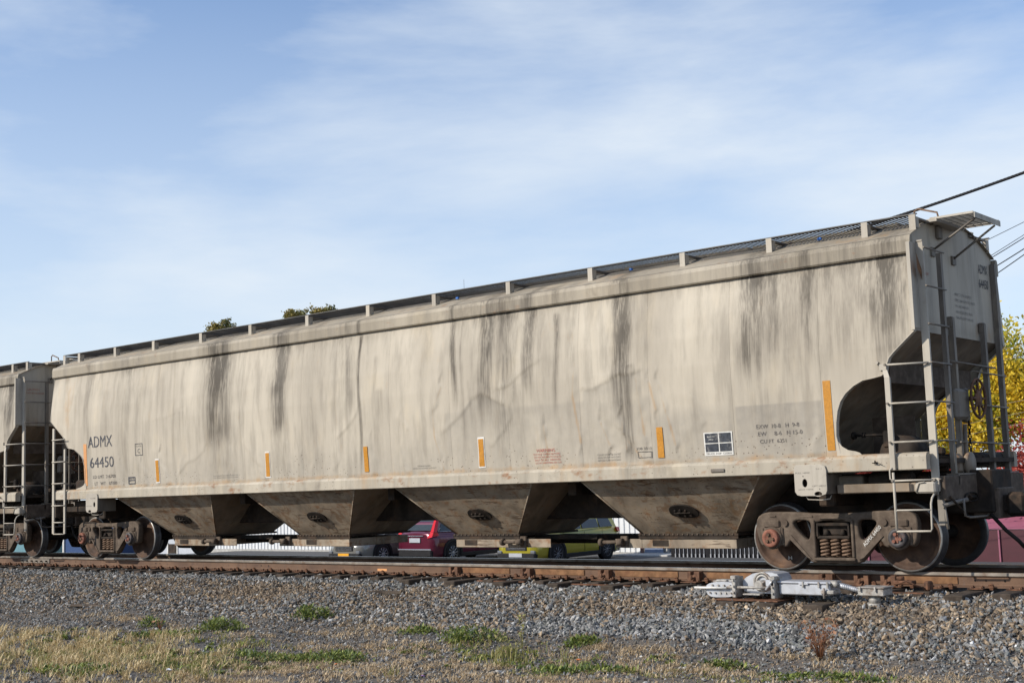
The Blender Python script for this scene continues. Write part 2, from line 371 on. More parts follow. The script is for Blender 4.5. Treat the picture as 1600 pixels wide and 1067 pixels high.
def plate_mesh(name, outer, holes, thick, bevel, mat):
    """plate in the local XY plane, extruded along z, then stood up: x->X, y->Z, thickness along Y (0..thick)"""
    cu = bpy.data.curves.new(name, 'CURVE'); cu.dimensions = '2D'; cu.fill_mode = 'BOTH'; cu.extrude = max(0, thick/2-bevel); cu.bevel_depth = bevel; cu.bevel_resolution = 1
    cu.offset = -bevel if bevel else 0
    for poly in [outer]+list(holes):
        sp = cu.splines.new('POLY'); sp.points.add(len(poly)-1); sp.use_cyclic_u = True
        for i, q in enumerate(poly): sp.points[i].co = (q[0], q[1], 0, 1)
    o = bpy.data.objects.new(name, cu); COL.objects.link(o); dg = bpy.context.evaluated_depsgraph_get(); dg.update()
    me = bpy.data.meshes.new_from_object(o.evaluated_get(dg)); bpy.data.objects.remove(o); me.name = name
    n = len(me.vertices); a = np.empty(n*3); me.vertices.foreach_get('co', a); a = a.reshape(-1, 3)
    b = np.stack([a[:, 0], -a[:, 2], a[:, 1]], 1); me.vertices.foreach_set('co', b.ravel().astype(np.float32)); me.materials.clear(); me.materials.append(M[mat]); me.update(); return me
_dg_text = []
def set_attr(o, nm, fn):
    me = o.data; n = len(me.vertices); a = np.empty(n*3); me.vertices.foreach_get('co', a); a = a.reshape(-1, 3); at = me.attributes.new(nm, 'FLOAT', 'POINT'); at.data.foreach_set('value', np.asarray(fn(a[:, 0]+CX, a[:, 1], a[:, 2]), np.float32))
def text_mesh(name, s, x0, x1, z0, z1, mat, wrap):
    """lettering stretched into x0..x1 by z0..z1, laid on the surface wrap(x,z)->(X,Y,Z)"""
    cu = bpy.data.curves.new(name, 'FONT'); cu.body = s; cu.size = 1; cu.resolution_u = 3
    o = bpy.data.objects.new(name, cu); COL.objects.link(o); dg = bpy.context.evaluated_depsgraph_get(); dg.update()
    me = bpy.data.meshes.new_from_object(o.evaluated_get(dg)); bpy.data.objects.remove(o); me.name = name
    n = len(me.vertices); a = np.empty(n*3); me.vertices.foreach_get('co', a); a = a.reshape(-1, 3)
    lo = a.min(0); hi = a.max(0); u = (a[:, 0]-lo[0])/(hi[0]-lo[0]); v = (a[:, 1]-lo[1])/(hi[1]-lo[1])
    P = np.array([wrap(x0+(x1-x0)*uu, z0+(z1-z0)*vv) for uu, vv in zip(u, v)]); me.vertices.foreach_set('co', P.ravel().astype(np.float32))
    me.materials.clear(); me.materials.append(M[mat]); me.update(); return me

# ---------------------------------------------------------------- terrain
def gz(x, y):
    x = np.asarray(x, float); y = np.asarray(y, float)
    yp = [-80, -12, -8, -5.2, -4.0, -3.0, -2.3, -1.5, -.75, .75, 1.6, 4.0, 7.5, 12, 400]
    zp = [-1.0, -.86, -.76, -.68, -.60, -.47, -.37, -.305, -.262, -.25, -.30, -.75, -1.12, -1.22, -1.22]
    z = np.interp(y, yp, zp)
    z = z-np.clip(-x-40, 0, 40)*.05*np.clip((y-6)/6, 0, 1)
    f = np.clip((-y-1.2)/1.5, 0, 1)
    z = z+f*(.022*np.sin(x*1.7+y*.9)+.02*np.sin(x*.63-y*2.1)+.012*np.sin(x*4.3+y*3.7)+.03*np.exp(-((x+1.4)/2.0)**2-((y+3.9)/.7)**2))
    return z
xs = np.concatenate([np.linspace(-900, -60, 20), np.linspace(-58, -24, 18), np.arange(-23, 12, .12), np.linspace(12.5, 60, 20), np.linspace(70, 600, 10)])
ys = np.concatenate([np.linspace(-300, -16, 12), np.arange(-14, -.8, .12), np.linspace(-.75, 12, 24), np.linspace(14, 60, 12), np.linspace(80, 1500, 14)])
X, Y = np.meshgrid(xs, ys, indexing='ij'); P = np.stack([X, Y, gz(X, Y)], -1)
struct('ground', grid_mesh('ground', P, 'ground'))
# car park surface and pavement corner
X, Y = np.meshgrid(np.linspace(-75, 30, 60), np.linspace(9.5, 70, 30), indexing='ij')
struct('car_park', grid_mesh('car_park', np.stack([X, Y, gz(X, Y)+.012], -1), 'asphalt'))
pv = MB(); a = [(-9.5, -9.62), (-3.5, -11.1), (-3.5, -16), (-14, -16), (-14, -8.7)]
pv.add([(x, y, gz(x, y)+.03) for x, y in a], [tuple(range(5))]); struct('pavement', pv.mesh('pavement', 'asphalt'))

# ---------------------------------------------------------------- ballast stones (crushed stone, nobody could count it)
def stones(name, n, xr, yr, smin, smax, colfn, dens=None, sink=.25):
    base = []
    for k in range(10):
        r = np.random.default_rng(100+k); t = (1+5**.5)/2
        V = np.array([(-1, t, 0), (1, t, 0), (-1, -t, 0), (1, -t, 0), (0, -1, t), (0, 1, t), (0, -1, -t), (0, 1, -t), (t, 0, -1), (t, 0, 1), (-t, 0, -1), (-t, 0, 1)], float)/1.9
        V *= (1+r.uniform(-.55, .38, (12, 1))); V *= r.uniform([.8, .5, .32], [1.35, .95, .7]); base.append(V)
    base = np.array(base)
    F = np.array([(0, 11, 5), (0, 5, 1), (0, 1, 7), (0, 7, 10), (0, 10, 11), (1, 5, 9), (5, 11, 4), (11, 10, 2), (10, 7, 6), (7, 1, 8), (3, 9, 4), (3, 4, 2), (3, 2, 6), (3, 6, 8), (3, 8, 9), (4, 9, 5), (2, 4, 11), (6, 2, 10), (8, 6, 7), (9, 8, 1)])
    x = rng.uniform(*xr, n); y = rng.uniform(*yr, n)
    # keep what the place can show from the viewer's side
    keep = (x > -22.9+(-1-y)*1.55-1.0) & (x < 9.5)
    if dens is not None: keep &= rng.uniform(0, 1, n) < dens(x, y)
    x, y = x[keep], y[keep]; n = len(x)
    s = rng.uniform(smin, smax, n)*(1+.35*(rng.uniform(0, 1, n) > .9)); z = gz(x, y)+s*(.5-sink)+rng.uniform(-.2, .35, n)*s
    A = rng.normal(size=(n, 4)); A /= np.linalg.norm(A, axis=1, keepdims=True); a, b, c, d = A.T
    Rm = np.stack([1-2*(c*c+d*d), 2*(b*c-a*d), 2*(b*d+a*c), 2*(b*c+a*d), 1-2*(b*b+d*d), 2*(c*d-a*b), 2*(b*d-a*c), 2*(c*d+a*b), 1-2*(b*b+c*c)], -1).reshape(n, 3, 3)
    V = base[rng.integers(0, 10, n)]*(s[:, None, None]*.62); V = np.einsum('nij,nkj->nki', Rm, V); V += np.stack([x, y, z], -1)[:, None, :]
    FF = (F[None]+np.arange(n)[:, None, None]*12).reshape(-1, 3); col = colfn(x, y, n); col = np.repeat(col, 12, 0)
    o = thing(name[0], name[1], name[2], me=np_mesh(name[0], V.reshape(-1, 3), FF, 'stone', None, False, col), kind='stuff'); return n
def colfn(x, y, n):
    grey = np.array([(.17, .175, .18), (.215, .22, .228), (.10, .105, .112), (.29, .295, .30), (.14, .152, .153)]); brown = np.array([(.16, .122, .088), (.215, .165, .115), (.105, .082, .062), (.26, .21, .155), (.14, .125, .108)])
    b = .42+.55*np.exp(-((y+2.5)/.75)**2)*np.clip(.55+.5*np.sin(x*.55+1.2)+.35*np.sin(x*1.7), 0, 1)
    b = np.where((np.abs(x+1.1) < 2.2) & (np.abs(y+3.7) < .55), .08, b); b = np.where(y > -1.75, np.where(x < .3, .12, .35), b)
    pick = rng.uniform(0, 1, n) < b; k = rng.integers(0, 5, n); c = np.where(pick[:, None], brown[k], grey[k])*np.array([1.30, 1.24, 1.16])*rng.uniform(.6, 1.2, (n, 1))
    c = np.where((rng.uniform(0, 1, n) > .965)[:, None], c*1.9, c)
    return np.concatenate([np.clip(c, 0, .75), np.ones((n, 1))], 1)
n1_ = stones(('ballast', 'grey and brown crushed stone ballast banked up along the near rail', 'ballast'), 96000, (-24, 9.5), (-4.3, -.90), .022, .062, colfn)
n2_ = stones(('gravel', 'small grey gravel scattered between the ballast bank and the weeds', 'gravel'), 68000, (-24, 9.5), (-9.8, -4.1), .014, .042, colfn,
             lambda x, y: np.clip(1.05+(y+4.3)*.13+.45*np.sin(x*.9+y*1.3)*np.clip((-y-5)/2, 0, 1), .12, 1), .35)

# ---------------------------------------------------------------- grass
def blades(name, label, cat, patches, mat, kind='stuff', hscale=1.0, width=.006):
    Vs = []; Fs = []; rn = []; o = 0
    for (cx, cy, rx, ry, cnt, h, lean) in patches:
        nc = max(3, cnt//22); ccx = cx+rx*.58*rng.normal(size=nc); ccy = cy+ry*.58*rng.normal(size=nc); ci = rng.integers(0, nc, cnt); cs = rng.uniform(.015, .09, nc)[ci]; x = ccx[ci]+cs*rng.normal(size=cnt); y = ccy[ci]+cs*rng.normal(size=cnt); rr = rng.uniform(0, 1, nc)[ci]
        hh = h*rng.uniform(.25, 1.3, cnt)*(1.35-1.05*rr)*hscale; d = rng.uniform(0, 2*np.pi, cnt); ln = lean*rng.uniform(.3, 1.6, cnt)*hh; z = gz(x, y)+.005
        wd = width*rng.uniform(.6, 1.4, cnt); px, py = np.cos(d+1.57)*wd, np.sin(d+1.57)*wd; dx, dy = np.cos(d), np.sin(d)
        p = [np.stack([x-px, y-py, z], -1), np.stack([x+px, y+py, z], -1), np.stack([x+dx*ln*.4+px*.7, y+dy*ln*.4+py*.7, z+hh*.62], -1), np.stack([x+dx*ln*.4-px*.7, y+dy*ln*.4-py*.7, z+hh*.62], -1), np.stack([x+dx*ln, y+dy*ln, z+hh*(1-.25*min(1, lean))], -1)]
        V = np.stack(p, 1).reshape(-1, 3); b = np.arange(cnt)[:, None]*5+o
        Fs.append(np.concatenate([b+[0, 1, 2], b+[0, 2, 3], b+[3, 2, 4]], 0)); Vs.append(V); rn.append(np.repeat(rng.uniform(0, 1, cnt), 5)); o += len(V)
    me = np_mesh(name, np.concatenate(Vs), np.concatenate(Fs), mat, {'rnd': np.concatenate(rn)})
    if kind == 'stuff': return thing(name, label, cat, me=me, kind='stuff')
    return me
dryp = []
for (cx, cy, rx, ry, dn, h, ln) in [(-8.8, -7.6, 2.0, 1.1, 1500, .16, .7), (-6.6, -8.0, 1.9, 1.0, 1300, .14, .8), (-7.6, -7.0, 1.8, .8, 1100, .13, .8), (-10.3, -7.1, 1.4, .7, 700, .15, .7), (-11.8, -6.4, 1.1, .4, 350, .10, .8), (-5.1, -8.6, 1.3, .7, 900, .10, .9), (-8.2, -6.3, .7, .22, 700, .16, .5), (-6.4, -9.3, 1.5, .6, 900, .10, .9)]:
    dryp.append((cx, cy, rx, ry, int(dn*rx*ry*1.25), h*.85, ln))
blades('dry_grass', 'tall straw coloured dry grass filling the bottom left corner', 'grass', dryp, 'dry')
tanp = []
for (cx, cy, rx, ry) in [(-11.2, -2.95, .9, .14), (-11.0, -5.0, .9, .22), (-6.3, -3.9, .75, .16), (-4.9, -4.4, .85, .25), (-6.0, -4.2, .5, .15), (-3.6, -5.7, .9, .4), (-2.2, -6.2, 1.0, .45), (-4.2, -7.1, 1.5, .6), (-2.4, -7.2, 1.8, .6), (-.7, -4.8, .9, .28), (-.1, -5.6, 1.2, .45), (-.6, -6.7, 1.1, .4), (.9, -5.6, .7, .3), (1.4, -4.5, .5, .25), (2.3, -5.1, .8, .3), (2.1, -6.0, .8, .3), (3.2, -5.6, .8, .4), (-1.2, -4.9, .7, .25), (-3.0, -5.0, .5, .3), (-6.8, -5.6, .6, .2), (-9.3, -5.0, .5, .15), (-5.6, -5.0, .8, .14), (.6, -7.0, 1.6, .4), (-4.6, -5.9, .9, .3), (-3.9, -8.1, 1.6, .5)]:
    tanp.append((cx, cy, rx, ry, int(1050*rx*ry*3.1), .060, 1.3))
blades('matted_grass', 'low matted tan dry grass in patches over the gravel', 'grass', tanp, 'tan', width=.004)
blades('sparse_grass', 'thin yellow green grass stems scattered along the bottom edge', 'grass', [(-7.5, -7.6, 2.6, 1.0, 1700, .12, .8), (-5.3, -7.8, 1.1, .6, 700, .09, .9), (-1.8, -5.6, .8, .45, 420, .15, .5), (-2.6, -5.2, 1.0, .4, 350, .08, .8), (-.4, -6.0, 1.2, .4, 700, .05, .9), (.9, -5.9, 1.0, .25, 400, .045, .9), (2.4, -5.6, .8, .2, 300, .045, .9), (-4.3, -6.6, .9, .35, 500, .08, .8), (-6.3, -6.2, 1.2, .25, 350, .08, .8)], 'mixgrass', width=.005)
blades('small_weeds', 'small green weeds sprinkled through the straw grass at lower left', 'weeds', [(-7.6, -7.3, 2.4, .9, 2200, .06, 1.2), (-9.6, -6.6, 1.2, .5, 500, .05, 1.2), (-5.0, -7.4, 1.6, .5, 900, .05, 1.2), (-2.0, -5.6, 2.0, .5, 900, .045, 1.2), (.8, -5.4, 1.6, .35, 700, .04, 1.2), (-8.3, -5.6, 1.2, .3, 300, .06, 1.0)], 'green', width=.013)
# dark soil patch
X, Y = np.meshgrid(np.linspace(-5.6, -3.9, 40), np.linspace(-7.3, -6.5, 24), indexing='ij'); rr_ = ((X+4.75)/.8)**2+((Y+6.92)/.33)**2+.25*np.sin(X*9)*np.sin(Y*11)
Pz = gz(X, Y)+np.where(rr_ < 1, .02, -.03)
thing('soil_patch', 'dark oily bare soil patch left of centre near the bottom edge', 'soil', me=grid_mesh('soil_patch', np.stack([X, Y, Pz], -1), 'soil'), kind='stuff')

def weed(x, y, rx, ry, cnt, h, label, mat='green', wid=.011, lean=1.0, ll=.06):
    """clump of short broad leaves on stems"""
    Vs = []; Fs = []; rn = []; o = 0
    for i in range(cnt):
        g_ = rng.integers(0, 7); bx = rx*1.15*(.62*math.sin(g_*2.3+x)+.36*rng.normal()); by = ry*1.3*(.62*math.cos(g_*1.7+x)+.36*rng.normal()); r = min(1, math.hypot(bx/rx, by/ry)*.6)
        d = rng.uniform(0, 6.28); e = rng.uniform(.1, 1.2); hz_ = 1.35*h*rng.uniform(.05, 1.2)*(1-.6*r*r)*(.5+.5*math.sin(g_*3.1+y)**2); ln = ll*rng.uniform(.6, 1.5); w_ = wid*rng.uniform(.6, 1.5)
        b0 = np.array([bx, by, gz(x+bx, y+by)+hz_*.9]); t = np.array([math.cos(d)*math.cos(e), math.sin(d)*math.cos(e), math.sin(e)])*ln; s_ = np.array([-math.sin(d), math.cos(d), rng.uniform(-.3, .3)])*w_
        Vs += [b0, b0+t*.5+s_, b0+t, b0+t*.5-s_]; Fs.append([o, o+1, o+2, o+3]); rn += [rng.uniform()]*4; o += 4
    me = np_mesh('weed', np.array(Vs), np.array(Fs), mat, {'rnd': np.clip(np.array(rn)**1.5+.12*rng.normal(size=len(rn)), 0, 1)})
    return thing('weed', label, 'weed', (x, y, 0), me=me)
for a in [(-7.7, -5.35, .26, .16, 700, .16, 'dense dark green weed at the foot of the gravel, second green clump from the left'),
          (-7.25, -4.0, .26, .14, 600, .16, 'isolated bright green weed tuft highest up on the gravel slope'),
          (-9.6, -5.25, .14, .12, 260, .14, 'small green weed under a reddish stem in the dry grass left'),
          (-8.25, -6.1, .36, .16, 600, .09, 'green weed mat at the edge of the tall straw grass'),
          (-5.15, -6.6, .55, .16, 700, .05, 'low green ground weed behind the dark soil patch'),
          (-4.0, -6.5, .36, .22, 800, .12, 'bushy green weed right of the dark soil patch'),
          (-3.15, -4.95, .34, .17, 700, .13, 'broad green weed clump near the middle of the bottom edge'),
          (-1.55, -4.72, .17, .1, 380, .07, 'small flat dark green weed right of the tall yellow stalk'),
          (-4.25, -4.75, .22, .12, 320, .05, 'faint green weed left of the broad middle clump'),
          (-.7, -6.0, .5, .15, 600, .05, 'low pale green weed strip at the bottom edge right of centre'),
          (-6.3, -8.6, .55, .2, 520, .07, 'green weed poking through straw grass in the bottom left corner'),
          (.7, -5.2, .22, .1, 240, .04, 'tiny green weed left of the reddish dry plant'),
          (2.0, -5.35, .5, .12, 400, .04, 'flat green weed by the right bottom edge')]:
    weed(*a)
def stalk(x, y, h, n, label, mat, spread, cat='plant', leaves=60):
    me = MB(); root = thing('dry_plant', label, cat, (x, y, float(gz(x, y))))
    for i in range(n):
        a = rng.uniform(0, 6.28); s = spread*rng.uniform(.2, 1); hh = h*rng.uniform(.5, 1); me.tube([(0, 0, -.02), (math.cos(a)*s*.4, math.sin(a)*s*.4, hh*.55), (math.cos(a)*s+.02, math.sin(a)*s, hh)], [.004, .003, .0015], 4)
    m = me.mesh('stem', mat); at = m.attributes.new('rnd', 'FLOAT', 'POINT'); at.data.foreach_set('value', np.full(len(m.vertices), .4, np.float32)); obj('stem', m, root)
    Vs = []; Fs = []; o = 0
    for i in range(leaves):
        a = rng.uniform(0, 6.28); t = rng.uniform(.35, 1); q = np.array([math.cos(a)*spread*t*rng.uniform(.3, 1), math.sin(a)*spread*t*rng.uniform(.3, 1), h*t]); u = rng.normal(size=3)*.012; v = rng.normal(size=3)*.008
        Vs += [q, q+u+v, q+2*u, q+u-v]; Fs.append([o, o+1, o+2, o+3]); o += 4
    obj('leaf_cluster', np_mesh('leaf_cluster', np.array(Vs), np.array(Fs), mat, {'rnd': rng.uniform(0, 1, o)}), root, kind='stuff')
stalk(1.42, -4.45, .42, 34, 'reddish dry branching plant standing on the gravel at lower right', 'redstem', .24, leaves=260)
stalk(-2.3, -4.95, .42, 4, 'single tall yellow seed stalk near the bottom centre', 'mixgrass', .05, leaves=50)
stalk(-2.0, -5.5, .26, 26, 'tuft of tall yellow green grass stems at the foot of the tall seed stalk', 'mixgrass', .22, leaves=60)
stalk(-9.0, -5.5, .2, 12, 'reddish brown dry stems above the green weed at left', 'redstem', .08, leaves=30)
# litter and small debris
def scrap(x, y, s, mat, label, name='litter_scrap', cat='litter'):
    m = MB(); V = []
    for i in range(7):
        a = 6.28*i/7; r = s*rng.uniform(.6, 1.2); V.append((r*math.cos(a)*1.4, r*math.sin(a), rng.uniform(.0, .6)*s))
    m.add(V+[(0, 0, s*.7)], [(i, (i+1) % 7, 7) for i in range(7)]); m.add([(q[0], q[1], q[2]-.003) for q in V], [tuple(range(6, -1, -1))])
    thing(name, label, cat, (x, y, float(gz(x, y))+.02), me=m.mesh(name, mat))
scrap(-3.8, -8.5, .05, 'paper', 'crumpled white paper scrap at the bottom edge left of centre')
scrap(-4.85, -9.15, .055, 'paper', 'whitish plastic scrap on the bottom edge near the left corner')
scrap(-5.2, -8.0, .04, 'paper', 'thin pale wrapper lying in the dry grass')
scrap(-1.9, -7.1, .018, 'plasticbag', 'tiny purple scrap at the bottom edge')
scrap(-1.1, -5.4, .03, 'deadleaf', 'orange dead leaf beside the low green weed strip', 'dead_leaf', 'leaf')
scrap(-3.6, -6.8, .025, 'deadleaf', 'small orange dead leaf in the tan grass left of centre', 'dead_leaf', 'leaf')
scrap(.9, -3.75, .035, 'deadleaf', 'curled orange leaf on grey gravel below the switch machine', 'dead_leaf', 'leaf')
m = MB(); m.box(-.35, .35, -.05, .05, 0, .05, 0, .01); thing('timber_scrap', 'dark splintered piece of timber lying on the ballast bank at centre', 'timber', (-7.3, -2.35, float(gz(-7.3, -2.35))+.02), .12, me=m.mesh('timber_scrap', 'tie'))
m = MB(); m.box(-.5, .5, -.06, .06, 0, .04, 0, .01); thing('timber_scrap', 'weathered brown board lying on the gravel near the left edge', 'timber', (-12.9, -4.2, float(gz(-12.9, -4.2))+.03), .25, me=m.mesh('timber_scrap', 'bark'))

# ---------------------------------------------------------------- track
track = obj('railway_track', None); track['kind'] = 'structure'
XL, XR = -75., 25.
def rail_mesh(sgn):
    m = MB(); c = .717*sgn
    P = [(-.076, -.186), (.076, -.186), (.076, -.174), (.02, -.158), (.009, -.145), (.009, -.06), (.03, -.045), (.0365, -.036), (.0365, -.008), (.029, 0), (-.029, 0), (-.0365, -.008), (-.0365, -.036), (-.03, -.045), (-.009, -.06), (-.009, -.145), (-.02, -.158), (-.076, -.174)]
    n = len(P); V = [(XL, c+y, z) for y, z in P]+[(XR, c+y, z) for y, z in P]
    for i in range(n):
        j = (i+1) % n; mi = 1 if i == 9 else (2 if i in (7, 8, 10, 11, 6, 12) else 0)
        m.add([V[i], V[j], V[n+j], V[n+i]], [(0, 1, 2, 3)], mi)
    return m.mesh('rail', ['rail', 'railtop', 'railside'])
obj('rail', rail_mesh(-1), track); obj('rail', rail_mesh(1), track)
tm = MB().box(-.115, .115, -1.30, 1.30, -.36, -.2, 0, .012).mesh('tie', 'tie')
pm = MB(); pm.box(-.10, .10, -.90, -.54, -.199, -.1865, 0, .003); pm = pm.mesh('tie_plate', 'tieplate')
sm = MB(); 
for dx in (-.06, .06): sm.box(dx-.011, dx+.011, -.822, -.79, -.186, -.155, 0, .003); sm.tube([(dx, -.86, -.2), (dx, -.86, -.166)], .013, 6)
sm = sm.mesh('rail_spike', 'brace')
am = MB(); am.box(-.022, .022, -.835, -.60, -.205, -.188); am.box(-.03, .03, -.845, -.80, -.19, -.148, 0, .008); am.tube([(-.03, -.83, -.15), (0, -.845, -.135), (.03, -.83, -.15)], .012, 6); am = am.mesh('rail_anchor', 'tieplate')
long_tm = MB().box(-.12, .12, -1.62, 1.30, -.37, -.205, 0, .012).mesh('tie', 'tie')
x = -23.2; i = 0
while x < 11:
    dx = rng.uniform(-.02, .02)
    obj('tie', long_tm if x > -8 and i % 2 == 0 else tm, track, (x+dx, rng.uniform(-.05, .03), rng.uniform(-.012, 0)))
    obj('tie_plate', pm, track, (x+dx, 0, 0)); obj('rail_spike', sm, track, (x+dx, 0, 0))
    obj('rail_anchor', am, track, (x+.20, 0, 0)); x += .52; i += 1
# joint bars with bolts
def joint(x0, x1, mat='rail'):
    m = MB(); m.box(x0, x1, -.752, -.727, -.15, -.052, 0, .008)
    o = obj('joint_bar', m.mesh('joint_bar', mat), track)
    n = 6
    for k in range(n):
        xx = x0+(k+.5)*(x1-x0)/n; b = MB(); b.tube([(xx, -.75, -.1), (xx, -.785, -.1)], .019, 6); b.tube([(xx, -.785, -.1), (xx, -.80, -.1)], .010, 6); obj('bolt', b.mesh('bolt', 'dark'), o)
joint(-21.6, -20.3, 'railside')
# rail braces and riser plates of the turnout
for bx in (-7.24, -5.64, -4.06, -2.42, -1.3, -.3, .22, .60):
    m = MB(); m.box(bx-.11, bx-.05, -.83, -.725, -.185, -.05, 0, .006); m.box(bx+.03, bx+.10, -.83, -.725, -.185, -.05, 0, .006)
    m.add([(bx-.05, -.73, -.05), (bx+.03, -.73, -.05), (bx+.02, -.90, -.185), (bx-.06, -.90, -.185), (bx-.05, -.73, -.18), (bx+.03, -.73, -.18)], [(0, 3, 2, 1), (0, 4, 3), (1, 2, 5)])
    m.box(bx-.14, bx+.13, -.98, -.79, -.2, -.188, 0, .003); m.tube([(bx-.01, -.86, -.18), (bx-.01, -.88, -.10)], .018, 6)
    obj('rail_brace', m.mesh('rail_brace', 'brace'), track)
for (a, b) in ((-7.1, -6.05), (-5.5, -4.5), (-3.9, -2.75), (-2.25, -1.5), (.78, 1.5)):
    obj('filler_plate', MB().box(a, b, -.741, -.727, -.15, -.062, 0, .003).mesh('filler_plate', 'bracepl'), track)
m = MB()
for xx in (-19.2, -18.95, -12.5, -12.28, 1.72, 1.86, 2.1, -16.05, -15.9): m.tube([(xx, -.7262, -.1), (xx, -.7292, -.1)], .014, 8)
obj('bolt_holes', m.mesh('bolt_holes', 'dark'), track, kind='stuff')
m = MB().box(-9.2, -8.96, -.7295, -.7262, -.15, -.11); obj('paint_mark', m.mesh('paint_mark', 'orangef'), track)
# switch rods running out under the rail
m = MB(); m.box(-6.3, -5.3, -1.28, -1.22, -.235, -.215); m.box(-4.3, -3.2, -1.35, -1.29, -.24, -.222); m.box(.7, 1.35, -1.5, -1.44, -.215, -.2); obj('tie_strap', m.mesh('tie_strap', 'tieplate'), track)

# ---------------------------------------------------------------- switch machine
sw = thing('switch_machine', 'silver painted electric switch machine bolted to ties beside the near rail', 'switch machine', (-.3, -1.9, -.3))
def swp(name, mb, mat, parent=sw, label=None):
    mb.xform(lambda q: (q[0]+.3, q[1]+1.9, q[2]+.3)); return [obj(name, q.mesh(name, mat), parent, label=label) for q in split(mb)][0]
m = MB(); prof = [(-1.44, -.24), (-1.45, -.13), (-1.38, -.09), (-1.25, -.075), (-1.05, -.075), (-1.0, -.12), (-1.0, -.24), (-1.1, -.275), (-1.36, -.28)]
m.prism(chaikin(prof, 1), -2.06, -1.80); swp('gear_housing', m, 'silver')
m = MB(); m.box(-1.33, -1.16, -2.0, -1.86, -.08, -.05, 0, .012); m.tube([(-1.4, -1.93, -.085), (-1.05, -1.93, -.07)], .022, 8); 
for k in range(5): m.tube([(-1.38+k*.08, -2.06, -.22), (-1.38+k*.08, -2.08, -.22)], .012, 6)
for k in range(4): m.tube([(-1.34+k*.09, -2.06, -.12), (-1.34+k*.09, -2.085, -.12)], .014, 6)
swp('housing_cap', m, 'silverd')
m = MB(); m.prism(chaikin([(-.93, -.10), (-.90, -.03), (-.73, .055), (-.42, .055), (-.36, -.03), (-.37, -.22), (-.9, -.22)], 1), -1.98, -1.66); swp('crank_housing', m, 'silver')
m = MB()
for r_ in (.12, .085): m.lathe([(r_-.012, 0), (r_-.012, -.02), (r_+.012, -.02), (r_+.012, 0)], (-.62, -1.985, -.07), n=20)
m.tube([(-.62, -1.97, -.1), (-.62, -2.1, -.1)], .06, 12); m.tube([(-.72, -2.08, -.15), (-.5, -2.08, -.04)], .016, 6); swp('crank_wheel', m, 'silverd')
for xx in (-.98, -.40):
    m = MB(); m.box(xx-.028, xx+.028, -2.13, -1.9, -.27, .0, 0, .008); m.box(xx-.04, xx+.04, -2.14, -2.02, -.03, .015, 0, .008)
    for zz in (-.2, -.12, -.04): m.tube([(xx, -2.13, zz), (xx, -2.155, zz)], .014, 6)
    swp('clamp_bracket', m, 'silverd')
m = MB(); m.tube([(-.5, -2.12, -.16), (-.37, -2.12, .0)], .02, 6); m.box(-.50, -.38, -2.13, -2.09, -.11, -.03, 0, .006); swp('hand_lever', m, 'silver')
m = MB(); m.box(-.36, .36, -2.04, -1.74, -.22, -.078, 0, .014); mot = swp('motor_case', m, 'silver')
m = MB(); m.box(-.38, .38, -2.055, -1.725, -.076, -.048, 0, .010); m.box(-.06, .07, -2.062, -2.05, -.085, -.062); swp('motor_lid', m, 'silver')
m = MB()
for xx in (.0, .22, .34): m.box(xx-.012, xx+.012, -2.07, -2.054, -.12, -.045, 0, .004)
m.box(.24, .42, -2.06, -1.9, -.2, -.15, 0, .01); m.tube([(.30, -2.08, -.12), (.30, -2.08, -.25)], .016, 6); m.tube([(.36, -1.98, -.07), (.42, -1.98, -.07), (.44, -1.98, -.1)], .04, 8); swp('latch_hardware', m, 'silverd')
m = MB(); m.tube([(.40, -1.95, -.09), (.50, -1.95, -.10), (.62, -1.93, -.135), (.76, -1.92, -.145)], .032, 10)
for k in range(14): xx = .44+k*.022; m.lathe([(.032, -.004), (.037, 0), (.032, .004)], (xx, -1.95, -.093-.0*k-max(0, (xx-.5))*.27), axis='x', n=10)
swp('conduit_elbow', m, 'silver')
m = MB(); m.box(.74, 1.08, -2.05, -1.78, -.205, -.115, 0, .01); m.box(.725, 1.095, -2.065, -1.765, -.113, -.095, 0, .008); m.tube([(.90, -1.92, -.2), (.90, -1.92, -.30)], .075, 14); m.tube([(.90, -1.92, -.30), (.90, -1.92, -.36)], .085, 14)
for xx in (.78, .98): m.box(xx-.012, xx+.012, -2.08, -2.066, -.15, -.09, 0, .004)
swp('junction_box', m, 'silverd')
m = MB(); m.tube([(-1.6, -2.1, -.155), (-1.1, -2.1, -.15)], .016, 8); swp('throw_rod', m, 'white')
m = MB(); m.tube([(-1.1, -2.09, -.14), (-.4, -2.09, -.13)], .018, 8); m.box(-.85, -.6, -2.12, -1.98, -.23, -.215); m.box(-1.2, .2, -1.6, -1.4, -.23, -.21); swp('operating_rod', m, 'silverd')
m = MB(); m.box(-1.24, -.3, -2.2, -1.3, -.305, -.288, 0, .004); swp('base_plate', m, 'tieplate')
tl = MB(); tl.box(-.14, .14, -2.32, -1.25, -.42, -.308, 0, .012)
for xx in (-1.02, -.42, .25):
    c = MB(); c.v = [(q[0]+xx, q[1], q[2]) for q in tl.v]; c.f = tl.f[:]; c.m = tl.m[:]; c.sm = tl.sm[:]; swp('tie_extension', c, 'tie')
m = MB(); m.tube([(1.0, -1.5, -.1), (1.12, -1.45, -.06), (1.2, -1.38, -.12), (1.3, -1.2, -.19)], .014, 6); m.tube([(.98, -1.3, -.06), (.98, -1.3, -.02)], .05, 6); m.box(.9, 1.15, -1.35, -1.2, -.12, -.07, 0, .01); m.box(1.25, 1.33, -1.25, -1.1, -.2, -.08, 0, .02)
thing('signal_cable_fitting', 'small rusty cable bracket between the junction box and the rail', 'bracket', (1.05, -1.3, -.2), me=m.xform(lambda q: (q[0]-1.05, q[1]+1.3, q[2]+.2)).mesh('signal_cable_fitting', 'tieplate'))

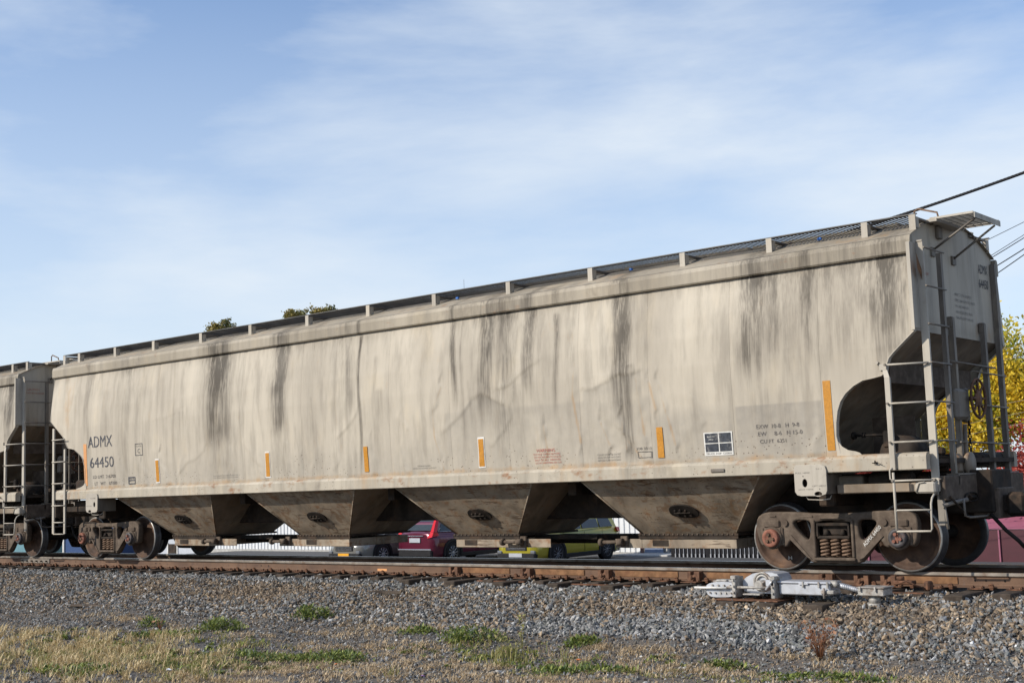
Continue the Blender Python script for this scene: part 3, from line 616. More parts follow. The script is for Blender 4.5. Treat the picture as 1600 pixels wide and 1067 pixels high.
# ================================================================ hopper car
CX = -8.65
def sideY(z):
    return -np.interp(z, [1.3, 1.55, 2.0, 2.5, 2.9, 3.3, 3.6, 3.85, 4.05, 4.25], [1.55, 1.558, 1.585, 1.605, 1.612, 1.596, 1.568, 1.535, 1.505, 1.47])
def roofz(y): return 4.67-.158*np.asarray(y)**2
XE0, XE1 = -18.80, 1.50
CUTR = [(.36, 1.53), (.345, 1.8), (.36, 1.97), (.39, 2.12), (.44, 2.24), (.52, 2.34), (.64, 2.43), (.77, 2.49), (.92, 2.51), (1.03, 2.53), (1.09, 2.57), (1.11, 2.66), (1.15, 2.75), (1.22, 2.82), (1.5, 3.06)]
def zlow(x):
    r = np.interp(x, [q[0] for q in CUTR[2:]], [q[1] for q in CUTR[2:]]); r = np.where(x < .36, 1.53, r)
    xm = -17.05-np.asarray(x)  # mirrored end: cut starts at -17.41
    r2 = np.interp(xm, [.36, .39, .44, .52, .77, 1.03, 1.09, 1.11, 1.15, 1.22, 1.75], [1.97, 2.10, 2.2, 2.28, 2.42, 2.46, 2.48, 2.56, 2.66, 2.72, 3.1]); r2 = np.where(xm < .36, 1.53, r2)
    return np.maximum(r, r2)
CREASE = [[(-6.57, 2.24), (-6.23, 2.54), (-6.01, 2.74), (-5.75, 2.78), (-5.55, 2.71), (-5.35, 2.62)], [(-5.36, 2.87), (-5.13, 2.96), (-4.61, 3.22)], [(-3.72, 2.71), (-3.22, 2.83), (-2.71, 2.93)], [(-2.53, 2.72), (-2.43, 2.33)],
          [(-2.37, 2.68), (-2.23, 2.15), (-2.13, 1.8)], [(-2.76, 2.81), (-2.66, 1.96)], [(-3.43, 2.18), (-3.29, 1.85)], [(-3.05, 2.19), (-2.99, 1.77)], [(-2.98, 1.91), (-2.68, 1.58)], [(-3.88, 3.12), (-3.93, 2.61), (-3.82, 1.91)], [(-4.53, 2.21), (-4.48, 1.76), (-4.59, 1.58)],
          [(-6.67, 2.96), (-6.88, 2.58), (-6.87, 2.18), (-6.7, 1.61)], [(-14.69, 2.9), (-13.9, 3.08)], [(-14.12, 1.66), (-13.75, 1.94), (-13.12, 2.24)], [(-9.31, 1.73), (-9.23, 2.24), (-8.94, 2.52), (-8.69, 2.72)], [(-10.65, 2.22), (-10.53, 1.55)], [(-15.29, 2.04), (-15.07, 1.54)], [(-14.65, 2.16), (-14.32, 1.57)],
          [(-10.25, 1.81), (-10.06, 1.54)], [(-1.8, 2.46), (-1.64, 2.11)], [(-5.58, 1.96), (-5.32, 2.21), (-5.09, 2.77)], [(-4.18, 3.67), (-4.36, 2.79), (-4.43, 2.42)], [(-16.1, 2.1), (-15.95, 1.7)], [(-12.3, 2.2), (-12.25, 1.6)], [(-7.6, 2.5), (-7.5, 2.3)], [(-8.4, 2.1), (-8.25, 1.55)], [(-11.9, 2.3), (-11.5, 1.9)]]
AMP = [.040001, .018, .020, .030, .042, .030, .040, .040, .045, .026, .042, .034, .010, .016, .020, .022, .045, .045, .03, .02, .020, .006, .04, .022, .02, .026, .02]
def dents(X, Z):
    H = np.zeros_like(X); X = X+.03*np.sin(Z*9+X*2)+.015*np.sin(Z*23); Z = Z+.025*np.sin(X*7+1)+.012*np.sin(X*19)
    for P, A in zip(CREASE, AMP):
        bd = np.full(X.shape, 1e9); bs = np.zeros_like(X)
        for (a, b) in zip(P[:-1], P[1:]):
            ax, az_, bx, bz = *a, *b; L2 = (bx-ax)**2+(bz-az_)**2; t = np.clip(((X-ax)*(bx-ax)+(Z-az_)*(bz-az_))/L2, 0, 1)
            dx, dz = X-(ax+t*(bx-ax)), Z-(az_+t*(bz-az_)); d = np.hypot(dx, dz); u = d < bd; bd = np.where(u, d, bd); cr_ = (bx-ax)*dz-(bz-az_)*dx
            if abs(bx-ax) < 1e-9: pass
            sgn = cr_ if bx > ax else -cr_
            if abs(bz-az_) > 1.2*abs(bx-ax): sgn = -dx
            bs = np.where(u, sgn, bs)
        A = .022 if A == .040001 else A
        if A in (.022, .018, .020, .010, .016): H += A*.45*np.where(bs > 0, np.exp(-(bd/.11)**2), np.exp(-(bd/.028)**2)); continue
        H += A*.27*np.tanh(bd*np.sign(bs)/.045)*np.exp(-(bd/.20)**2)+A*.08*np.exp(-(bd/.03)**2)
    b_ = np.clip((2.5-Z)/.9, 0, 1)
    for kx in range(34):
        xk = -18.2+kx*.56+.17*math.sin(kx*5.3); a_ = .007*(1+math.sin(kx*2.7)); H += b_*a_*np.exp(-((X-xk-.12*np.sin(Z*2.2+kx))/.055)**2)
    H += .004*np.sin(X*2.1+1)*np.sin(Z*1.7)
    return H
SEAMS = [-18.80, -17.18, -15.75, -14.72, -12.9, -11.9, -10.21, -9.29, -7.92, -6.5, -5.25, -3.81, -2.54, -1.16, .19, 1.50]
STAIN = [(-15.92, 4.15, 1.5, .24, .38), (-15.4, 4.1, 1.6, .30, .14), (-12.72, 4.2, 2.55, .36, 1.0), (-12.6, 3.2, 1.7, .28, .38), (-10.85, 4.2, 2.6, .21, .95), (-10.75, 2.9, 1.55, .14, .45), (-9.9, 4.1, 2.4, .25, .20), (-8.95, 4.0, 2.9, .10, .62), (-8.66, 4.0, 1.6, .035, .9), (-8.5, 4.0, 2.0, .2, .22),
         (-6.40, 4.2, 2.9, .055, 1.0), (-6.15, 4.2, 3.5, .16, .25), (-5.70, 4.2, 2.7, .17, .85), (-5.3, 4.2, 2.3, .22, .62), (-4.78, 4.2, 3.0, .12, .85), (-5.2, 3.0, 1.8, .5, .28), (-4.25, 3.9, 2.6, .06, .62), (-4.0, 4.1, 3.2, .10, .2), (-3.02, 4.2, 2.5, .15, 1.0), (-2.92, 3.0, 1.6, .10, .75), (-2.2, 4.1, 2.9, .2, .15),
         (-.80, 4.2, 2.95, .20, .95), (-.5, 4.1, 3.0, .14, .6), (-.72, 3.3, 2.1, .08, .35), (.06, 4.2, 3.15, .10, .8), (.30, 4.2, 3.3, .10, .35), (.75, 4.2, 2.9, .22, .45), (1.15, 4.2, 2.9, .25, .85), (1.40, 4.2, 3.2, .12, .6), (.25, 4.2, 3.0, 1.35, .42), (-5.3, 4.2, 2.5, 1.0, .34), (-10.0, 4.2, 2.9, 1.2, .2), (-15.6, 4.2, 1.9, .5, .30), (-3.0, 4.2, 2.2, .45, .3), (-12.3, 4.2, 2.6, .7, .12), (-1.5, 4.1, 3.0, .3, .18), (-7.2, 4.1, 3.0, .3, .10), (-13.8, 4.1, 2.6, .3, .10), (-17.6, 4.1, 2.5, .2, .08)]
_r = np.random.default_rng(31); STREAK = [(float(_r.uniform(-18.6, 1.4)), float(_r.choice([4.2, 4.2, 3.6, 3.0])), float(_r.uniform(1.6, 3.2)), float(_r.choice([.015, .03, .06, .12])), float(_r.uniform(.12, .42))) for _ in range(90)]
def stain_at(X, Z):
    s = np.zeros_like(X)
    for (c, zt, zb, hw, st) in STAIN+STREAK:
        zb = max(1.5, zb-.35)
        xc = c+.035*np.sin(Z*3+c*5); gx = np.exp(-np.abs((X-xc)/(hw*1.3))**2.4); v = np.clip((Z-zb+.35)/.7, 0, 1)*np.clip((zt-Z+.1)/.1, 0, 1); v = v*(.72+.28*np.clip((Z-zb)/(zt-zb), 0, 1))
        s = np.maximum(s, gx*v*st)
    s = s+.22*np.clip((Z-3.85)/.25, 0, 1)
    for sx in SEAMS[1:-1]: s = np.maximum(s, .16*np.exp(-((X-sx)/.018)**2))
    s = np.maximum(s, .28*np.exp(-((Z-1.55)/.035)**2))
    return s
def rust_at(X, Z):
    r = .42*np.exp(-((X+18.15)/.35)**2)*np.clip((Z-2.3)/1.0, 0, 1)+.18*np.exp(-((X+16.6)/.2)**2)*np.clip((Z-2.9)/1.0, 0, 1)+.55*np.exp(-((Z-1.56)/.05)**2)
    for P in CREASE[3:12]:
        for (a, b) in zip(P[:-1], P[1:]):
            ax, az_, bx, bz = *a, *b; t = np.clip(((X-ax)*(bx-ax)+(Z-az_)*(bz-az_))/((bx-ax)**2+(bz-az_)**2), 0, 1); r = np.maximum(r, .62*np.exp(-(np.hypot(X-ax-t*(bx-ax), Z-az_-t*(bz-az_))/.022)**2))
    return r
def grey_at(X, Z):
    g = .8*((X > -1.12) & (X < .17) & (Z < 2.28))+.55*np.clip((2.35-Z)/.15, 0, 1)*((X > -2.4) & (X < -1.2))
    for P_ in (CREASE[0], CREASE[2]):  # shade below two dent creases, painted into the grey mask
        zc_ = np.interp(X, [q[0] for q in P_], [q[1] for q in P_]); g = np.maximum(g, .62*((X > P_[0][0]) & (X < P_[-1][0]+.05))*np.clip((zc_-.015-Z)/.02, 0, 1)*np.clip(1-(zc_-Z)/.85, 0, 1))
    g = np.maximum(g, .45*np.clip((2.55-Z)/.05, 0, 1)*((X > -6.6) & (X < -2.5))); g = np.maximum(g, .45*np.clip((2.3-Z)/.6, 0, 1)); return g

car = thing('hopper_car', 'weathered cream covered hopper wagon with dark streaks filling the whole view', 'hopper wagon', (CX, 0, 0), group='covered hopper wagons coupled in the train')
def cp(name, mb, mat, parent=None, label=None, kind=None, mir=None):
    if mir: mb.xform(mir)
    mb.xform(lambda q: (q[0]-CX, q[1], q[2]))
    if kind == 'stuff' or not mb.f: return obj(name, mb.mesh(name, mat), parent or car, label=label, kind=kind)
    return [obj(name, q.mesh(name, mat), parent or car, label=label, kind=kind) for q in split(mb)][0]
# side sheets, near side (detailed) and far side (plain)
for side in (-1, 1):
    for i, (a, b) in enumerate(zip(SEAMS[:-1], SEAMS[1:])):
        st = .022 if side < 0 else .12
        xv = np.linspace(a+.0012, b-.0012, max(3, int((b-a)/st))); nz = 110 if side < 0 else 24
        # make sure the vertical steps of the cut-out get a column pair
        extra = [q for q in (.355, .362, 1.088, 1.112, -17.405, -17.412) if a < q < b]; xv = np.sort(np.concatenate([xv, extra]))
        t = np.linspace(0, 1, nz); zl = zlow(xv); Zg = zl[:, None]+(4.20-zl)[:, None]*t[None]; Xg = np.repeat(xv[:, None], nz, 1)
        Yg = sideY(Zg)
        if side < 0:
            Yg = Yg-dents(Xg, Zg)*np.clip((Zg-1.53)/.06, 0, 1)+.005*(np.exp(-((Xg-a)/.05)**2)+np.exp(-((Xg-b)/.05)**2))
            at = dict(stain=stain_at(Xg, Zg), rust=rust_at(Xg, Zg), grey=grey_at(Xg, Zg), speck=.60*np.clip((2.25-Zg)/.5, 0, 1)+.10*np.sin(Xg*1.3+2))
        else: Yg = -Yg; at = None
        me = grid_mesh('side_sheet', np.stack([Xg-CX, Yg, Zg], -1), 'body', at); obj('side_sheet', me, car)
    # edge flange round the cut-outs
    for pts in ([(.40, 1.50)]+[(q[0], q[1]) for q in CUTR[1:]]+[(1.5, 4.2)], [(-17.45, 1.5), (-17.41, 1.97), (-17.49, 2.2), (-17.57, 2.28), (-17.82, 2.42), (-18.08, 2.46), (-18.15, 2.56), (-18.2, 2.66), (-18.27, 2.72), (-18.8, 3.1), (-18.8, 4.2)]):
        m = MB(); V = []
        for (x_, z_) in pts: y_ = float(sideY(z_))*-side*-1; V += [(x_, side*abs(y_)+side*.012, z_), (x_, side*abs(y_)-side*.07, z_)]
        n = len(pts); m.add(V, [(2*k, 2*k+1, 2*k+3, 2*k+2) for k in range(n-1)]); V2 = [(q[0]+(.012 if pts[0][0] > 0 else -.012), q[1], q[2]) for q in V]
        m.add(V2, [(2*k, 2*k+2, 2*k+3, 2*k+1) for k in range(n-1)]); m.add(V[::2]+V2[::2], [(k, k+1, n+k+1, n+k) for k in range(n-1)]); cp('edge_flange', m, 'trim')
# lower gussets of the cut-outs
m = MB(); P = [(.345, 1.53), (.345, 1.8), (.37, 1.73), (.42, 1.66), (.50, 1.61), (.60, 1.59), (.66, 1.57), (.70, 1.53)]; m.prism(P, -1.572, -1.56); cp('gusset', m, 'body')
m = MB(); P = [(-17.40, 1.53), (-17.40, 1.8), (-17.43, 1.72), (-17.50, 1.63), (-17.6, 1.59), (-17.78, 1.56), (-17.82, 1.53)]; m.prism(P, -1.572, -1.56); cp('gusset', m, 'body')
# roof
ya = np.linspace(-1.49, 1.49, 41); xa = np.arange(XE0, XE1+.01, .07); Xg, Yg = np.meshgrid(xa, ya, indexing='ij'); sx = stain_at(Xg, np.full_like(Xg, 4.0))
rs = .55*(sx-.1)*np.clip((np.abs(Yg))/1.0, .3, 1)+.06+.0*Xg
me = grid_mesh('roof', np.stack([Xg-CX, Yg, roofz(Yg)], -1)[:, ::1], 'roof', dict(stain=rs, rust=.45*(np.sin(Xg*2.3)*np.sin(Xg*.71+1) > .35)*np.exp(-((np.abs(Yg)-1.35)/.1)**2))); obj('roof', me, car)
for s_ in (-1, 1):
    m = MB(); sec = [(-1.50, 4.315), (-1.545, 4.30), (-1.565, 4.24), (-1.565, 4.09), (-1.55, 4.07), (-1.47, 4.07), (-1.47, 4.30)]
    n = len(sec); ks = np.linspace(XE0-.02, XE1+.015, 290); V = [(x_, -s_*y, z) for x_ in ks for (y, z) in sec]
    F = [(i*n+j, i*n+(j+1) % n, (i+1)*n+(j+1) % n, (i+1)*n+j) for i in range(len(ks)-1) for j in range(n)]+[tuple(range(n)), tuple(range(len(V)-1, len(V)-n-1, -1))]; m.add(V, F); o = cp('eave_chord', m, 'roof'); set_attr(o, 'stain', lambda x, y, z: .8*stain_at(x, np.full_like(x, 3.8))+.15)
# side sill
for s_ in (-1, 1):
    m = MB(); sec = [(1.50, 1.325), (1.615, 1.325), (1.625, 1.335), (1.625, 1.49), (1.60, 1.53), (1.555, 1.545), (1.50, 1.545)]; n = len(sec)
    ks = np.linspace(-18.6, 1.56, 280); V = [(x_, s_*y, z) for x_ in ks for (y, z) in sec]
    F = [(i*n+j, i*n+(j+1) % n, (i+1)*n+(j+1) % n, (i+1)*n+j) for i in range(len(ks)-1) for j in range(n)]+[tuple(range(n)), tuple(range(len(V)-1, len(V)-n-1, -1))]; m.add(V, F); o = cp('side_sill', m, 'sill'); set_attr(o, 'stain', lambda x, y, z: .55*stain_at(x, np.full_like(x, 1.75))+.10+.12*(z > 1.5)); set_attr(o, 'rust', lambda x, y, z: .12+.30*(z > 1.51)+.12*np.sin(x*1.3)+.1*np.sin(x*4.1)); set_attr(o, 'speck', lambda x, y, z: np.full_like(x, .5))
# end sheets, slope sheets
ye = np.linspace(-1.47, 1.47, 25)
for (xe, sg) in ((1.452, 1), (-18.75, -1)):
    Yg, T = np.meshgrid(ye, np.linspace(0, 1, 30), indexing='ij'); yl = Yg*1.0; Zg = 3.09+T*(roofz(Yg)-.004-3.09); wz = np.interp(Zg, [3.0, 3.3, 3.85, 4.25, 4.7], [1.60, 1.585, 1.53, 1.47, 1.47])/1.47
    me = grid_mesh('end_sheet', np.stack([np.full_like(Yg, xe)-CX, Yg*np.where(T < .9, wz, np.maximum(1, wz)), Zg], -1), 'slope', dict(stain=.28*np.exp(-((Zg-3.15)/.10)**2), rust=.3*np.exp(-((Zg-3.2)/.2)**2)), True); me.materials[0] = M['body']; obj('end_sheet', me, car)
    def SX(x_): return x_ if sg > 0 else -17.3-x_
    xt, xb = (1.45, -.82) if sg > 0 else (-18.75, -16.35)
    m = MB(); m.hexa([(xb, -1.50, 1.31), (xb, 1.50, 1.31), (xt, 1.585, 3.10), (xt, -1.585, 3.10)], [(xb, -1.50, 1.36), (xb, 1.50, 1.36), (xt-.03*sg, 1.58, 3.16), (xt-.03*sg, -1.58, 3.16)]); cp('slope_sheet', m, 'slope')
    # stiffeners and shear plate under the slope sheet
    m = MB()
    m.box(min(SX(.38), SX(.98)), max(SX(.38), SX(.98)), -.52, -.50, 1.5, 2.05); m.box(SX(1.05)-.015, SX(1.05)+.015, -1.4, 1.4, 2.45, 2.72); cp('shear_web', m, 'truck')
    m = MB(); m.box(min(SX(.2), SX(1.58)), max(SX(.2), SX(1.58)), -1.45, 1.45, 1.40, 1.46); cp('end_deck', m, 'under')
    # center sill stub and end sill
    m = MB(); m.box(min(SX(-.9), SX(1.9)), max(SX(-.9), SX(1.9)), -.36, .36, .74, 1.30, 0, .02); m.box(min(SX(-.12), SX(.12)), max(SX(-.12), SX(.12)), -1.25, 1.25, .88, 1.30, 0, .02); cp('body_bolster', m, 'under')
    m = MB(); xs0, xs1 = sorted((SX(1.60), SX(1.70))); m.box(xs0, xs1, -1.42, 1.42, .93, 1.24, 0, .01); m.box(min(SX(1.6), SX(1.95)), max(SX(1.6), SX(1.95)), -.30, .30, .66, 1.06, 0, .015); cp('end_sill', m, 'truck')
    m = MB(); xs0, xs1 = sorted((SX(1.545), SX(1.70))); m.box(xs0, xs1, -.97, 1.26, 1.243, 1.263); m.box(xs0, xs1, -.97, -.93, 1.12, 1.242); cp('brake_step', m, 'endrail')
    # coupler
    m = MB(); a_, b_ = SX(1.9), SX(2.05); m.box(min(a_, SX(2.12)), max(a_, SX(2.12)), -.16, .16, .74, .96, 0, .02)
    m.box(min(SX(2.0), SX(2.26)), max(SX(2.0), SX(2.26)), -.23, .12, .68, 1.0, 0, .05); m.box(min(SX(2.15), SX(2.30)), max(SX(2.15), SX(2.30)), -.02, .2, .66, 1.02, 0, .05); cp('coupler', m, 'dark')
    m = MB(); m.tube([(SX(1.85), -.35, .72), (SX(2.05), -.42, .52), (SX(2.2), -.40, .38), (SX(2.25), -.36, .30)], .026, 8); m.tube([(SX(1.72), -1.35, .98), (SX(1.76), -.9, .72), (SX(1.76), -.2, .66), (SX(1.95), .1, .80)], .014, 6); cp('air_hose', m, 'dark')
    for kk in range(3):  # cushion strip blocks
        pass
# bottom hoppers
HC = [-14.72, -10.45, -6.40, -2.40]
for hc in HC:
    tl_, tr_ = hc-1.52, hc+1.54
    if hc == HC[0]: tl_ = -16.33; tr_ = -13.06
    if hc == HC[-1]: tr_ = -.83
    b0, b1 = hc-.68, hc+.70
    if hc == HC[-1]: b0, b1 = -3.26, -1.62
    if hc == HC[0]: b0, b1 = -15.12, -13.72
    b0, b1 = b0-.13*(8.02-b0)/16.35, b1-.13*(8.02-b1)/16.35
    zt, zb = 1.335, .50; yt, yb = 1.50, .74
    A = [(b0, -yb, zb), (b1, -yb, zb), (b1, yb, zb), (b0, yb, zb)]; B = [(tl_, -yt, zt), (tr_, -yt, zt), (tr_, yt, zt), (tl_, yt, zt)]
    def face(q, name, mat='hopper', n=(26, 14), dent=.012):
        u, v = np.meshgrid(np.linspace(0, 1, n[0]), np.linspace(0, 1, n[1]), indexing='ij'); q = [np.array(t_, float) for t_ in q]
        Pt = (q[0][None, None]*((1-u)*(1-v))[..., None]+q[1][None, None]*(u*(1-v))[..., None]+q[2][None, None]*(u*v)[..., None]+q[3][None, None]*((1-u)*v)[..., None])
        nrm = np.cross(q[1]-q[0], q[3]-q[0]); nrm /= np.linalg.norm(nrm); ph = q[0][0]
        Pt = Pt+nrm*(dent*np.sin(u*5+ph)*np.sin(v*4+ph*2)*np.sin(np.pi*u)*np.sin(np.pi*v))[..., None]; Pt[..., 0] -= CX
        me_ = grid_mesh(name, Pt, mat, dict(stain=.75*np.exp(-((v-.45)/.25)**2-((u-.86)/.16)**2)*(hc == HC[-1])+.35*np.exp(-((v-.05)/.15)**2), rust=.25+0*u, grey=0*u, speck=.5+0*u)); return obj(name, me_, car)
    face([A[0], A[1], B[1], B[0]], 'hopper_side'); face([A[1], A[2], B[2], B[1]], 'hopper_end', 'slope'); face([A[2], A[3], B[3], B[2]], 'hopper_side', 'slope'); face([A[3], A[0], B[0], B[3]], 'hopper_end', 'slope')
    m = MB()   # corner angle strips
    for s_ in (-1,):
        m.tube([(b1-.012, -yb-.010, zb), (tr_-.012, -yt-.010, zt)], .014, 4); m.tube([(b0+.012, -yb-.010, zb), (tl_+.012, -yt-.010, zt)], .014, 4)
    cp('corner_strip', m, 'hopper')
    m = MB(); m.box(b0-.05, b1+.05, -.80, .80, .47, .505, 0, .006); m.box(b0-.04, b1+.04, -.79, -.77, .43, .468); 
    fl = cp('outlet_flange', m, 'under')
    m = MB()
    k = b0
    while k < b1: m.tube([(k, -.79, .495), (k, -.815, .495)], .012, 5); k += .085
    cp('bolt_row', m, 'truck', kind='stuff')
    g0, g1 = b0, b1
    m = MB(); m.box(g0, g1, -.77, .77, .285, .43, 0, .006); gb = cp('outlet_gate', m, 'hopper')
    m = MB(); m.box(g0+.2, g0+.48, -.778, -.7715, .32, .41); obj('label_plate', m.xform(lambda q: (q[0]-CX, q[1], q[2])).mesh('label_plate', 'under'), gb)
    # sliding gate frame reaching out
    if hc in (HC[0], HC[2]): e0, e1 = b1, b1+.68
    elif hc == HC[1]: e0, e1 = b0-.60, b0
    else: e0, e1 = b0-.50, b0
    m = MB(); m.box(e0+.002, e1-.002, -.77, -.755, .29, .425, 0, .003); cp('gate_rail', m, 'hopper')
    m = MB(); m.box(min(e0, e1), max(e0, e1), .0, .02, .33, .44); (m.box(b1, b1+2.1, .25, .50, .30, .45), m.box(b1, b1+1.3, -.35, -.2, .40, .47)) if hc in (HC[0], HC[2]) else None; cp('gate_frame', m, 'dark')
    xk = e0+.12 if e1 > b1 else e1-.32
    m = MB(); m.tube([(xk-.34, -.89, .38), (xk, -.89, .385)], .030, 10); m.lathe([(.02, -.03), (.055, -.03), (.06, 0), (.055, .03), (.02, .03)], (xk-.36, -.89, .38), 'x', 12); m.lathe([(.02, -.05), (.05, -.05), (.055, .05), (.02, .05)], (xk, -.89, .385), 'x', 12)
    m.tube([(xk-.02, -.89, .385), (xk-.02, -.76, .385)], .045, 10); m.box(xk-.05, xk+.08, -.82, -.772, .30, .47, 0, .01); cp('gate_capstan', m, 'truck')
    # vibrator bracket on the hopper side
    t_ = .42; cxm = hc+.02+(.12 if hc == HC[0] else 0); yc = -(yb+(yt-yb)*t_)-.012; zc = zb+(zt-zb)*t_
    dn = Vector((0, -(zt-zb), -(yt-yb)*-1*-1)).normalized(); dn = Vector((0, -(zt-zb), (yb-yt))).normalized(); upv = Vector((0, -(yt-yb), zt-zb)).normalized()
    m = MB(); V = [];
    for (ux, uv) in chaikin([(-.24, -.10), (.22, -.13), (.26, .02), (.10, .14), (-.22, .11)], 2): V.append(Vector((cxm+ux, yc, zc))+upv*uv)
    n = len(V); m.add([v+dn*.003 for v in V]+[v+dn*.028 for v in V], [tuple(range(n, 2*n))]+[(i_, (i_+1) % n, n+(i_+1) % n, n+i_) for i_ in range(n)])
    pl = cp('vibrator_mount', m, 'dark')
    m = MB()
    for (ux, uv) in ((-.12, .03), (-.03, .04), (.06, .03), (-.10, -.05), (.02, -.06), (.12, -.05)):
        c = Vector((cxm+ux, yc, zc))+upv*uv+dn*.028; m.tube([c, c+dn*.03], .020, 6)
    m.tube([Vector((cxm-.14, yc, zc))+dn*.05, Vector((cxm+.14, yc, zc))+dn*.05], .014, 6); obj('mount_bolt', m.xform(lambda q: (q[0]-CX, q[1], q[2])).mesh('mount_bolt', 'under'), pl, kind='stuff')
m = MB(); m.box(-16.4, -.8, -.35, .35, .73, 1.2, 0, .015); cp('center_sill', m, 'under')
m = MB()
for (a, b) in zip(HC[:-1], HC[1:]):
    c = (a+b)/2; m.box(c-.08, c+.08, -1.1, 1.1, 1.12, 1.33)
cp('cross_bearer', m, 'under')
m = MB(); m.tube([(-16.3, .5, .95), (-.9, .5, .95)], .03, 8); cp('brake_rod', m, 'dark')
m = MB(); m.box(-12.7, -12.2, -.5, .3, -.02, .25, 0, .02); m.box(-11.9, -11.3, -.4, .5, .12, .26, 0, .02)
m = MB(); m.box(-1.54, -1.32, -1.645, -1.627, 1.385, 1.435, 0, .008); cp('tag_box', m, 'endrail')
# side brackets (jack and pull plates)
def bracket(x0, x1, flip):
    n = 14; W_ = x1-x0
    outer = [(x0+.03, 1.045), (x0+.09, 1.03), (x1-.09, 1.03), (x1-.02, 1.05), (x1, 1.10), (x1, 1.36), (x1-.02, 1.42), (x1-.09, 1.44), (x0+.03, 1.44), (x0, 1.40), (x0, 1.09)]
    hx = x0+.15 if not flip else x1-.12; hole = [(hx+.045*math.cos(t)*.8, 1.20+.055*math.sin(t)) for t in np.linspace(0, 2*math.pi, 14, endpoint=False)]
    hx2 = x1-.13 if not flip else x0+.15; hole2 = [(hx2+.055*math.cos(t), 1.055+.030*math.sin(t)) for t in np.linspace(0, 2*math.pi, 14, endpoint=False)]
    me = plate_mesh('jacking_plate', [(q[0]-CX, q[1]) for q in outer], [[(q[0]-CX, q[1]) for q in hole], [(q[0]-CX, q[1]) for q in hole2]], .02, .004, 'trim'); o = obj('jacking_plate', me, car, (0, -1.645, 0))
    m = MB(); m.box(x1-.012, x1, -1.63, -1.2, 1.05, 1.325); m.box(x0, x1, -1.63, -1.25, 1.30, 1.32); obj('web', m.xform(lambda q: (q[0]-CX, q[1]+1.645, q[2])).mesh('web', 'endrail'), o)
    m = MB(); m.tube([(x0+.12, -1.6, 1.04), (x0+.16, -1.6, .985), (x0+.35, -1.6, .975), (x1-.02, -1.55, .985), (x1-.02, -1.5, 1.03)], .008, 6); obj('release_rod', m.xform(lambda q: (q[0]-CX, q[1]+1.645, q[2])).mesh('release_rod', 'trim'), o)
    return o
wf = lambda x_, z_: (x_-CX, -1.6565, z_)
bracket(-.25, .215, False); bracket(-17.28, -16.83, True)
for (s, a, b, c, d) in (('PULL HERE', -.23, -.02, 1.325, 1.345), ('JACK HERE', -.20, .02, 1.105, 1.125), ('LIFT HERE', .01, .20, 1.15, 1.17), ('24-1', .07, .15, 1.375, 1.39)):
    obj('lettering', text_mesh('lettering', s, a, b, c, d, 'lettergrey', wf), car)
m = MB(); m.add([wf(-.13, 1.30), wf(-.11, 1.30), wf(-.12, 1.275)], [(0, 2, 1)]); m.add([wf(.10, 1.11), wf(.12, 1.11), wf(.11, 1.135)], [(0, 1, 2)]); obj('arrow_mark', m.mesh('arrow_mark', 'lettergrey'), car)
for (s, a, b, c, d) in (('PULL HERE', -17.1, -16.9, 1.325, 1.345), ('JACK HERE', -17.25, -17.05, 1.16, 1.18)):
    obj('lettering', text_mesh('lettering', s, a, b, c, d, 'lettergrey', wf), car)
# under-sill fittings at the right end: reservoir, brake cylinder, channel
m = MB(); m.tube([(.62, -1.2, 1.20), (.66, -1.2, 1.20), (1.16, -1.2, 1.20), (1.2, -1.2, 1.20)], [.09, .12, .12, .09], 16); m.tube([(.9, -1.2, 1.2), (.93, -1.2, 1.2)], .13, 16); cp('air_reservoir', m, 'under')
m = MB(); m.box(.25, 1.62, -1.44, -1.36, 1.05, 1.165, 0, .01); cp('step_channel', m, 'slope')
m = MB(); m.box(1.36, 1.62, -1.56, -1.42, 1.03, 1.17, 0, .02); m.tube([(1.38, -1.57, 1.05), (1.42, -1.57, 1.16), (1.5, -1.57, 1.17)], .01, 6); cp('sill_step_bracket', m, 'trim')
m = MB(); m.box(.20, .55, -1.3, -.5, 1.04, 1.28, 0, .02); cp('bolster_end', m, 'endrail')
m = MB(); m.lathe([(.0, -.05), (.16, -.04), (.26, 0), (.26, .38), (.16, .42), (0, .43)], (1.0, -1.15, 1.52), 'y', 24); cp('brake_cylinder', m, 'under')
m = MB(); m.tube([(.42, -1.24, 1.80), (.46, -1.24, 1.80)], .05, 10); m.tube([(.46, -1.24, 1.80), (.86, -1.24, 1.79)], .018, 8); m.tube([(.56, -1.24, 1.80), (.60, -1.24, 1.80)], .035, 10); m.box(.86, .97, -1.3, -1.22, 1.62, 1.84, 0, .02); cp('push_rod', m, 'dark')
m = MB()
for (x_, y_, z_, s) in ((1.2, -.9, 1.52, .1), (1.32, -.6, 1.56, .08), (1.1, -.3, 1.55, .12), (1.3, .2, 1.6, .1), (.7, -.9, 1.52, .07), (1.3, -1.1, 1.2, .08), (1.45, -.8, 1.32, .06)): m.box(x_-s, x_+s, y_-s*.6, y_+s*.6, z_-s*.6, z_+s*.6, 0, .02)
for k in range(6): m.tube([(.4, -1.0+.3*k, 1.5+.02*k), (1.0, -1.1+.3*k, 1.52), (1.5, -1.0+.3*k, 1.47)], .014, 5)
for k in range(4): m.tube([(1.0, -1.2+.05*k, 1.08+.05*k), (1.55, -1.0+.05*k, 1.12+.05*k)], .012, 5)
cp('brake_piping', m, 'dark')
m = MB(); m.tube([(.90, -1.63, 1.43), (.90, -1.66, 1.43)], .014, 6); m.box(.893, .907, -1.66, -1.65, 1.42, 1.46); m.tube([(.86, -1.655, 1.43), (.93, -1.655, 1.42)], .006, 5); m.tube([(.93, -1.655, 1.43), (1.0, -1.66, 1.40)], .004, 4); cp('seal_wire', m, 'dark')
